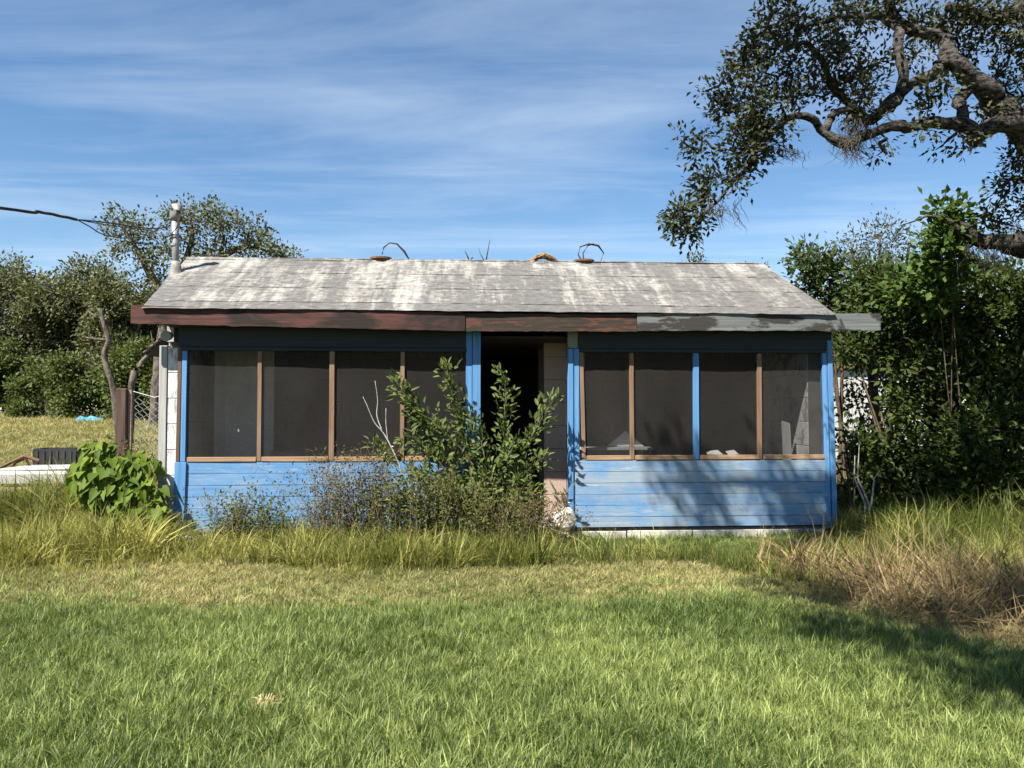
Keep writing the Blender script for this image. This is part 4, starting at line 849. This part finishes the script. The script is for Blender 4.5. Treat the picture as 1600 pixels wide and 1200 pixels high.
box('stand', -0.28, 0.28, -0.16, 0.16, -0.66, -0.005, M['rust'], ck)
box('base', -0.306, 0.306, -0.186, 0.186, 0.0, 0.02, M['black_plastic'], ck)
for k in range(6): box('rib', -0.27 + k * 0.10, -0.24 + k * 0.10, -0.225, -0.214, 0.03, 0.27, M['wire'], ck)
rfm = thing('scrap_metal', 'rust brown bent metal frame left of the white mattress', 'scrap', (*A(15, 640, 11.6)[:2], 0.38), 0)
for pts in ([(-0.35, 0, 0.18), (0.05, 0, 0.38), (0.24, 0, 0.47), (0.46, 0, 0.40)], [(0.24, 0, 0.47), (0.30, 0.05, 0.30), (0.20, 0.1, 0.0)], [(-0.3, 0.3, 0.0), (-0.05, 0.25, 0.36), (0.24, 0.02, 0.44)]):
    m = MB(); m.tube(pts, 0.026, 4); m.build('bar', M['rust'], rfm)
m = MB(); r = np.random.default_rng(6)
for i in range(6):
    for j in range(3):
        z = lambda a, bb: 0.10 + 0.16 * math.sin(a * 1.3 + bb) * math.cos(bb * 1.7) + 0.02
        x0, y0 = -0.6 + i * 0.2, j * 0.25
        m.hexa([(x0, y0, 0), (x0 + 0.2, y0, 0), (x0 + 0.2, y0 + 0.25, 0), (x0, y0 + 0.25, 0), (x0, y0, abs(z(i, j))), (x0 + 0.2, y0, abs(z(i + 1, j))), (x0 + 0.2, y0 + 0.25, abs(z(i + 1, j + 1))), (x0, y0 + 0.25, abs(z(i, j + 1)))])
o = m.build('tarp', M['tarp']); p = A(140, 640, 33); o.location = (p[0], 33, float(ground_z(p[0], 33)) + 0.12); tag(o, 'small blue tarp heap far away at the meadow edge', 'tarp')
# fence post and chain link
fp = gpt(196, 13.0); fpz = float(A(196, 607, 13.0)[2])
ft = thing('fence_post', 'thick dark weathered timber post left of the chain link', 'post', fp)
m = MB(); m.box(-0.12, 0.055, -0.09, 0.09, -0.1, fpz - fp[2], 0.008); m.build('timber', M['postwood'], ft, bevel=0.012)
m = MB(); m.box(0.060, 0.115, -0.03, 0.03, -0.1, fpz - fp[2] - 0.02, 0.004); m.build('side_board', M['oldwood'], ft)
cf = thing('chain_link_fence', 'sagging chain link mesh between timber post and block wall', 'fence', fp + (0.13, 0, 0))
m = MB(); hh = fpz - fp[2] - 0.05; dx = 0.075; nw = 10
for k in range(nw):
    pts = []; nz = int(hh / 0.062)
    for j in range(nz):
        z = j * 0.062; x = k * dx + (dx / 2 if j % 2 else -dx / 2) * (1 if k % 2 else -1) * 1.02
        pts.append((x + 0.06, 0.03 * math.sin(z * 2 + k * 0.3) + (0.006 if j % 2 else -0.006), max(0.0, z - 0.10 * math.sin(min(1, max(0, (k * dx) / 0.7)) * 3.14) * z / hh)))
    m.tube(pts, 0.0058, 4, cap=False)
m.build('wire_mesh', M['wirelink'], cf)
m = MB(); m.tube([(0.0, 0, hh), (0.35, 0.02, hh - 0.10), (0.74, 0, hh)], 0.006, 5); m.build('top_wire', M['wirelink'], cf)
# power line: twisted service drop to the mast
pl = thing('power_line', 'black twisted service cable coming in from the left to the mast', 'cable', hw(-4.32, 0.98, 3.9))
o0 = np.array(pl.location); end = hw(-4.34, 0.95, 3.85)
far = A(0, 325, 8.0); far2 = far + (far - A(120, 343, 9.0)) * 4; mid = A(120, 343, 9.0)
def cable(name, pts, r0, tw=0.0, ph=0.0):
    p, q = resample(pts, [r0] * len(pts), 0.05)
    if tw: s_ = np.arange(len(p)); p = p + np.stack([0 * s_, np.cos(s_ * 0.5 + ph) * tw, np.sin(s_ * 0.5 + ph) * tw], 1)
    m = MB(); m.tube(p - o0, list(q), 6); m.build(name, M['wire'], pl, smooth=True)
for ph in (0, 2.1, 4.2): cable('strand', [far2, far, A(60, 331, 8.5), mid], 0.009, 0.010, ph)
cable('strand', [mid, A(170, 348, 9.3), A(215, 355, 9.6), A(247, 357, 9.75), A(266, 352, 9.9)], 0.009)
cable('strand', [mid, A(140, 354, 9.2), A(163, 367, 9.4), A(200, 372, 9.6), A(235, 366, 9.75), A(252, 352, 9.85), A(262, 360, 9.9)], 0.007)
cable('strand', [mid, A(170, 352, 9.3), A(220, 358, 9.6), A(244, 361, 9.75), A(250, 354, 9.8), A(262, 350, 9.9)], 0.006)
# straw nest and dry stubs on the ridge
nb = hw(0.555, 1.60, 3.615); nest = thing('straw_nest', 'brown dry straw heap lying on the roof ridge', 'nest', nb, YAW); m = MB(); r = np.random.default_rng(12)
for i in range(170):
    an = r.uniform(-1.35, 1.35); L = r.uniform(0.14, 0.27); yy = r.normal(0, 0.06); w = 0.10
    m.tube([(r.normal(0, 0.03), yy, 0.12 + r.normal(0, 0.012)), (math.sin(an) * L * 0.6, yy, 0.115 * math.cos(an * 0.7)), (math.sin(an) * L, yy, 0.10 * max(0, math.cos(an)) - 0.02)], [0.006, 0.005, 0.003], 4, cap=False)
m.build('straw', M['straw'], nest)
sb2 = hw(-0.30, 1.60, 3.60); st = thing('dead_stub', 'two dark dead twigs sticking up behind the ridge', 'dead plant', sb2)
for pts, rr in (([(-0.20, 0, 0), (-0.21, 0, 0.08), (-0.26, 0, 0.19)], 0.018), ([(-0.20, 0, 0.03), (-0.15, 0, 0.10)], 0.012), ([(0.03, 0, 0), (0.05, 0, 0.12), (0.09, 0, 0.34)], 0.014), ([(0.03, 0, 0.02), (-0.04, 0, 0.14), (-0.07, 0, 0.24)], 0.009)):
    m = MB(); m.tube(pts, [rr * (1 - 0.35 * i) for i in range(len(pts))], 6); m.build('twig', M['bark_oak'], st, smooth=True)

# ------------------------------------------------------------------ grass
def tufts(cname, n_var, blades, rad, h, w, bend, mat, seed, seg=3):
    c = bpy.data.collections.new(cname); r = np.random.default_rng(seed)
    for v in range(n_var):
        V = []; F = []
        for b in range(blades):
            an = r.random() * 6.283; q = math.sqrt(r.random()) * rad; base = np.array((math.cos(an) * q, math.sin(an) * q, 0)); a2 = an + r.normal(0, 0.9); out = np.array((math.cos(a2), math.sin(a2), 0)); side = np.array((-out[1], out[0], 0))
            a3 = r.random() * 6.283; side = side * 0.75 + np.array((math.cos(a3), math.sin(a3), 0)) * 0.5
            hh = h * r.uniform(0.5, 1.15); bd = bend * r.uniform(0.2, 1.3); ww = w * r.uniform(0.6, 1.2); o = len(V)
            for k in range(seg + 1):
                t = k / seg; p = base + out * hh * bd * t * t + np.array((0, 0, hh * (t - 0.35 * bd * t * t))); wd = ww * (1 - t ** 1.6) * 0.5
                if k < seg: V += [p - side * wd, p + side * wd]
                else: V.append(p)
            for k in range(seg - 1): F.append((o + 2 * k, o + 2 * k + 1, o + 2 * k + 3, o + 2 * k + 2))
            F.append((o + 2 * seg - 2, o + 2 * seg - 1, o + 2 * seg))
        me = bpy.data.meshes.new(cname); me.from_pydata([tuple(p) for p in V], [], F); me.materials.append(mat)
        at_ = me.attributes.new('rnd', 'FLOAT', 'POINT'); at_.data.foreach_set('value', np.repeat(r.random(blades), 2 * seg + 1).astype(np.float32))
        ob = bpy.data.objects.new(cname, me); c.objects.link(ob)
    return c
def scatter(name, label, XY, scale, tint, coll, nvar, seed, tilt=0.12, sz=None):
    r = np.random.default_rng(seed); n = len(XY); P = np.column_stack([XY, ground_z(XY[:, 0], XY[:, 1])])
    me = bpy.data.meshes.new(name); me.vertices.add(n); me.vertices.foreach_set('co', P.astype(np.float32).ravel())
    def put(nm, typ, arr):
        a = me.attributes.new(nm, typ, 'POINT'); a.data.foreach_set('vector' if typ == 'FLOAT_VECTOR' else 'value', arr.ravel())
    put('rot', 'FLOAT_VECTOR', np.column_stack([r.normal(0, tilt, n), r.normal(0, tilt, n), r.uniform(0, 6.283, n)]).astype(np.float32))
    put('scl', 'FLOAT_VECTOR', np.column_stack([scale, scale, scale * (1 if sz is None else sz)]).astype(np.float32)); put('tint', 'FLOAT', np.clip(tint, 0, 1).astype(np.float32)); put('pick', 'INT', r.integers(0, nvar, n).astype(np.int32))
    me.update(); o = bpy.data.objects.new(name, me); COL.objects.link(o); tag(o, label, kind='stuff')
    g = bpy.data.node_groups.new(name, 'GeometryNodeTree'); g.interface.new_socket('Geometry', in_out='INPUT', socket_type='NodeSocketGeometry'); g.interface.new_socket('Geometry', in_out='OUTPUT', socket_type='NodeSocketGeometry')
    N = g.nodes; gi = N.new('NodeGroupInput'); go = N.new('NodeGroupOutput'); ip = N.new('GeometryNodeInstanceOnPoints'); ci = N.new('GeometryNodeCollectionInfo')
    ci.inputs['Collection'].default_value = coll; ci.inputs['Separate Children'].default_value = True; ci.inputs['Reset Children'].default_value = True
    def named(nm, typ):
        a = N.new('GeometryNodeInputNamedAttribute'); a.data_type = typ; a.inputs['Name'].default_value = nm; return a.outputs['Attribute']
    L = g.links; L.new(gi.outputs[0], ip.inputs['Points']); L.new(ci.outputs[0], ip.inputs['Instance']); ip.inputs['Pick Instance'].default_value = True
    L.new(named('pick', 'INT'), ip.inputs['Instance Index']); L.new(named('rot', 'FLOAT_VECTOR'), ip.inputs['Rotation']); L.new(named('scl', 'FLOAT_VECTOR'), ip.inputs['Scale']); L.new(ip.outputs[0], go.inputs[0])
    md = o.modifiers.new('scatter', 'NODES'); md.node_group = g
    return o
def vnoise(x, y, s, seed):
    r = np.random.default_rng(seed); z = np.zeros_like(x)
    for k in range(6):
        a = r.random() * 6.283; f = s * r.uniform(0.6, 1.8); z += np.sin((x * math.cos(a) + y * math.sin(a)) * f + r.random() * 6.283)
    return z / 6
def rand_pts(n, y0, y1, seed, margin=1.5):
    r = np.random.default_rng(seed); y = r.uniform(y0, y1, n * 3); wid = 0.68 * y + margin; keep = r.random(n * 3) < wid / (0.68 * y1 + margin); y = y[keep][:n]; wid = 0.68 * y + margin
    return np.column_stack([r.uniform(-1, 1, len(y)) * wid, y])
def lawn_edge(x): return 6.02 + 0.10 * np.sin(x * 0.9) - 0.85 * np.clip(x - 1.9, 0, 1.7)
def tall_edge(x): return 6.88 + 0.12 * np.sin(x * 1.7 + 1) + 0.06 * np.sin(x * 5) - 1.5 * np.clip(x - 2.0, 0, 1.45)
def house_mask(x, y):
    U = x * math.cos(YAW) + (y - 9.2) * math.sin(YAW); V = -x * math.sin(YAW) + (y - 9.2) * math.cos(YAW)
    return (U > -4.15) & (U < 3.98) & (V > -0.03) & (V < 4.6)
c_lawn = tufts('lawn_tuft', 9, 46, 0.062, 0.098, 0.0058, 0.70, M['g_lawn'], 101)
c_dry = tufts('dry_tuft', 7, 30, 0.065, 0.050, 0.0055, 1.2, M['g_dry'], 102)
c_tall = tufts('tall_tuft', 9, 22, 0.075, 0.46, 0.0125, 0.95, M['g_tall'], 103, 4)
c_brown = tufts('dead_tuft', 7, 26, 0.09, 0.40, 0.0110, 1.2, M['g_brown'], 104, 4)
p = rand_pts(19000, 2.5, 7.0, 111); e = lawn_edge(p[:, 0]); k = p[:, 1] < e + 0.25 * vnoise(p[:, 0], p[:, 1], 2.2, 21) + np.where(rng.random(len(p)) < 0.12, rng.exponential(0.45, len(p)), rng.normal(0, 0.10, len(p))); p = p[k]
scatter('lawn_grass', 'mown green lawn grass in the foreground', p, rng.uniform(0.7, 1.25, len(p)) * (1 + 0.22 * vnoise(p[:, 0], p[:, 1], 2.5, 1)), 0.42 + 0.36 * vnoise(p[:, 0], p[:, 1], 2.2, 2) + 0.22 * np.clip(p[:, 1] - lawn_edge(p[:, 0]) + 0.3, 0, 1) + rng.normal(0, 0.24, len(p)), c_lawn, 9, 121, 0.18)
p = rand_pts(25000, 3.4, 7.9, 112); k = (p[:, 1] > lawn_edge(p[:, 0]) - 0.12 + rng.normal(0, 0.12, len(p))) & (p[:, 1] < tall_edge(p[:, 0]) + 0.75) | ((vnoise(p[:, 0], p[:, 1], 3.2, 31) > 0.42) & (rng.random(len(p)) < 0.22)); p = p[k]
scatter('dry_grass', 'short dry straw coloured grass strip between lawn and tall grass', p, rng.uniform(0.6, 1.3, len(p)), 0.50 + 0.6 * vnoise(p[:, 0], p[:, 1], 2.0, 3) + rng.normal(0, 0.24, len(p)), c_dry, 7, 122, 0.25)
p = rand_pts(9500, 4.0, 12.5, 113, 2.0); x, y = p[:, 0], p[:, 1]; pb = np.clip((x - 2.4) / 0.7, 0, 1) * np.clip((tall_edge(x) + 2.3 - y) / 0.7, 0, 1)
k = (y > tall_edge(x) + rng.normal(0, 0.30, len(p))) & ~house_mask(x, y) & (rng.random(len(p)) > pb * 0.55) & ~((x > 0.62) & (x < 3.85) & (y > 8.45 + 0.25 * vnoise(x, y, 4.0, 32))); p = p[k]; x, y = p[:, 0], p[:, 1]
patch = 1 + 0.75 * vnoise(x, y, 1.7, 14) + 0.25 * vnoise(x, y, 6.0, 15); front = np.clip((y - tall_edge(x) + 0.25 * vnoise(x, y, 3.0, 16)) / 0.9, 0.30, 1.0) * patch * (1 + 0.45 * ((x < -4.25) & (y > 9.2))); near_house = (1 - 0.36 * ((x > -3.7) & (x < 4.0)) - 0.14 * ((x > 0.5) & (x < 3.3) & (y > 7.2))) * (1 - 0.5 * np.exp(-((y - 8.95) / 0.55) ** 2) * ((x > 0.4) & (x < 3.9)))
lf = np.exp(-((x + 3.8) / 2.2) ** 2)
scatter('tall_grass', 'unmown yellow green tall grass along the house', p, rng.uniform(0.7, 1.15, len(p)) * front * near_house, 0.36 - 0.17 * (x > -1.5) + 0.30 * lf * (y < 8.6) - 0.16 * ((x < -4.25) & (y > 9.2)) + 0.55 * vnoise(x, y, 2.4, 4) + rng.normal(0, 0.17, len(p)) + 0.16 * (front < 0.5), c_tall, 9, 123, 0.16)
p = rand_pts(9000, 4.0, 9.0, 114, 2.0); x, y = p[:, 0], p[:, 1]
k = (y > tall_edge(x) - 0.25 + rng.normal(0, 0.12, len(p))) & (rng.random(len(p)) < 0.62 * np.clip((x - 2.4) / 0.8, 0, 1) * np.clip((tall_edge(x) + 2.2 - y) / 0.8, 0, 1)); p = p[k]; x, y = p[:, 0], p[:, 1]
scatter('dead_grass', 'clump of brown dead long grass at the right', p, rng.uniform(0.6, 1.1, len(p)) * np.clip((y - tall_edge(x) + 0.4) / 0.9, 0.40, 1.25) * (1 + 0.3 * vnoise(x, y, 3.0, 17)), 0.80 - 0.26 * np.clip(x - 3.0, 0, 1.6) + 0.35 * vnoise(x, y, 2.8, 5) + rng.normal(0, 0.16, len(p)), c_brown, 7, 124, 0.45)
r = np.random.default_rng(131); n = 15000; y = 11.5 + 24 * r.random(n) ** 1.3; px = r.uniform(-160, 300, n); x = (px - 800) / 1200 * y; p = np.column_stack([x, y]); p = p[~house_mask(x, y)]; x, y = p[:, 0], p[:, 1]
scatter('meadow_grass', 'sunlit yellowish meadow grass left behind the house', p, r.uniform(0.8, 1.5, len(p)) * (1 + (y - 11.5) * 0.06) * 1.9, 0.62 + 0.3 * vnoise(x, y, 0.5, 6) + r.normal(0, 0.15, len(p)), c_dry, 7, 125, 0.2)
r = np.random.default_rng(133); n = 560; x = r.normal(-0.9, 0.8, n); y = r.uniform(7.5, 8.5, n)
scatter('weedy_grass', 'long green grass blades mixed into the weeds before the porch', np.column_stack([x, y]), r.uniform(0.45, 1.0, n), 0.30 + r.normal(0, 0.25, n), c_tall, 9, 127, 0.25)
r = np.random.default_rng(134); n = 1500; x = r.uniform(-3.9, 4.0, n); y = r.uniform(7.9, 9.5, n); p = np.column_stack([x, y]); k = ~house_mask(x, y) & ((x > 0.4) | (r.random(n) < 0.5)); p = p[k]
scatter('foundation_grass', 'short green grass growing against the foundation', p, r.uniform(0.6, 1.25, len(p)), 0.25 + 0.3 * vnoise(p[:, 0], p[:, 1], 3.0, 41) + r.normal(0, 0.2, len(p)), c_lawn, 9, 128, 0.3)
# weeds of grass under the right thicket
r = np.random.default_rng(132); n = 1500; y = r.uniform(9.0, 13.0, n); px = r.uniform(1290, 1800, n); x = (px - 800) / 1200 * y; p = np.column_stack([x, y]); p = p[~house_mask(x, y)]
scatter('thicket_grass', 'shaded grass growing under the right thicket', p, r.uniform(0.6, 1.0, len(p)), 0.25 + r.normal(0, 0.15, len(p)), c_tall, 9, 126, 0.2)
# small dry tuft on the lawn
dtf = thing('straw_tuft', 'small pale dry straw tuft lying on the green lawn', 'straw', (*A(420, 640, 1.55 * 1200 / (1112 - 640))[:2], 0.0)); m = MB(); r = np.random.default_rng(141)
for i in range(46):
    an = r.random() * 6.283; L = r.uniform(0.03, 0.09); m.tube([(r.normal(0, 0.012), r.normal(0, 0.012), 0.05), (math.cos(an) * L * 0.6, math.sin(an) * L * 0.6, 0.085 + r.normal(0, 0.01)), (math.cos(an) * L, math.sin(an) * L, 0.06 + r.normal(0, 0.015))], [0.0022, 0.002, 0.001], 4, cap=False)
m.build('stalks', plain('bleached_straw', (0.55, 0.44, 0.25), (0.42, 0.32, 0.17)), dtf)
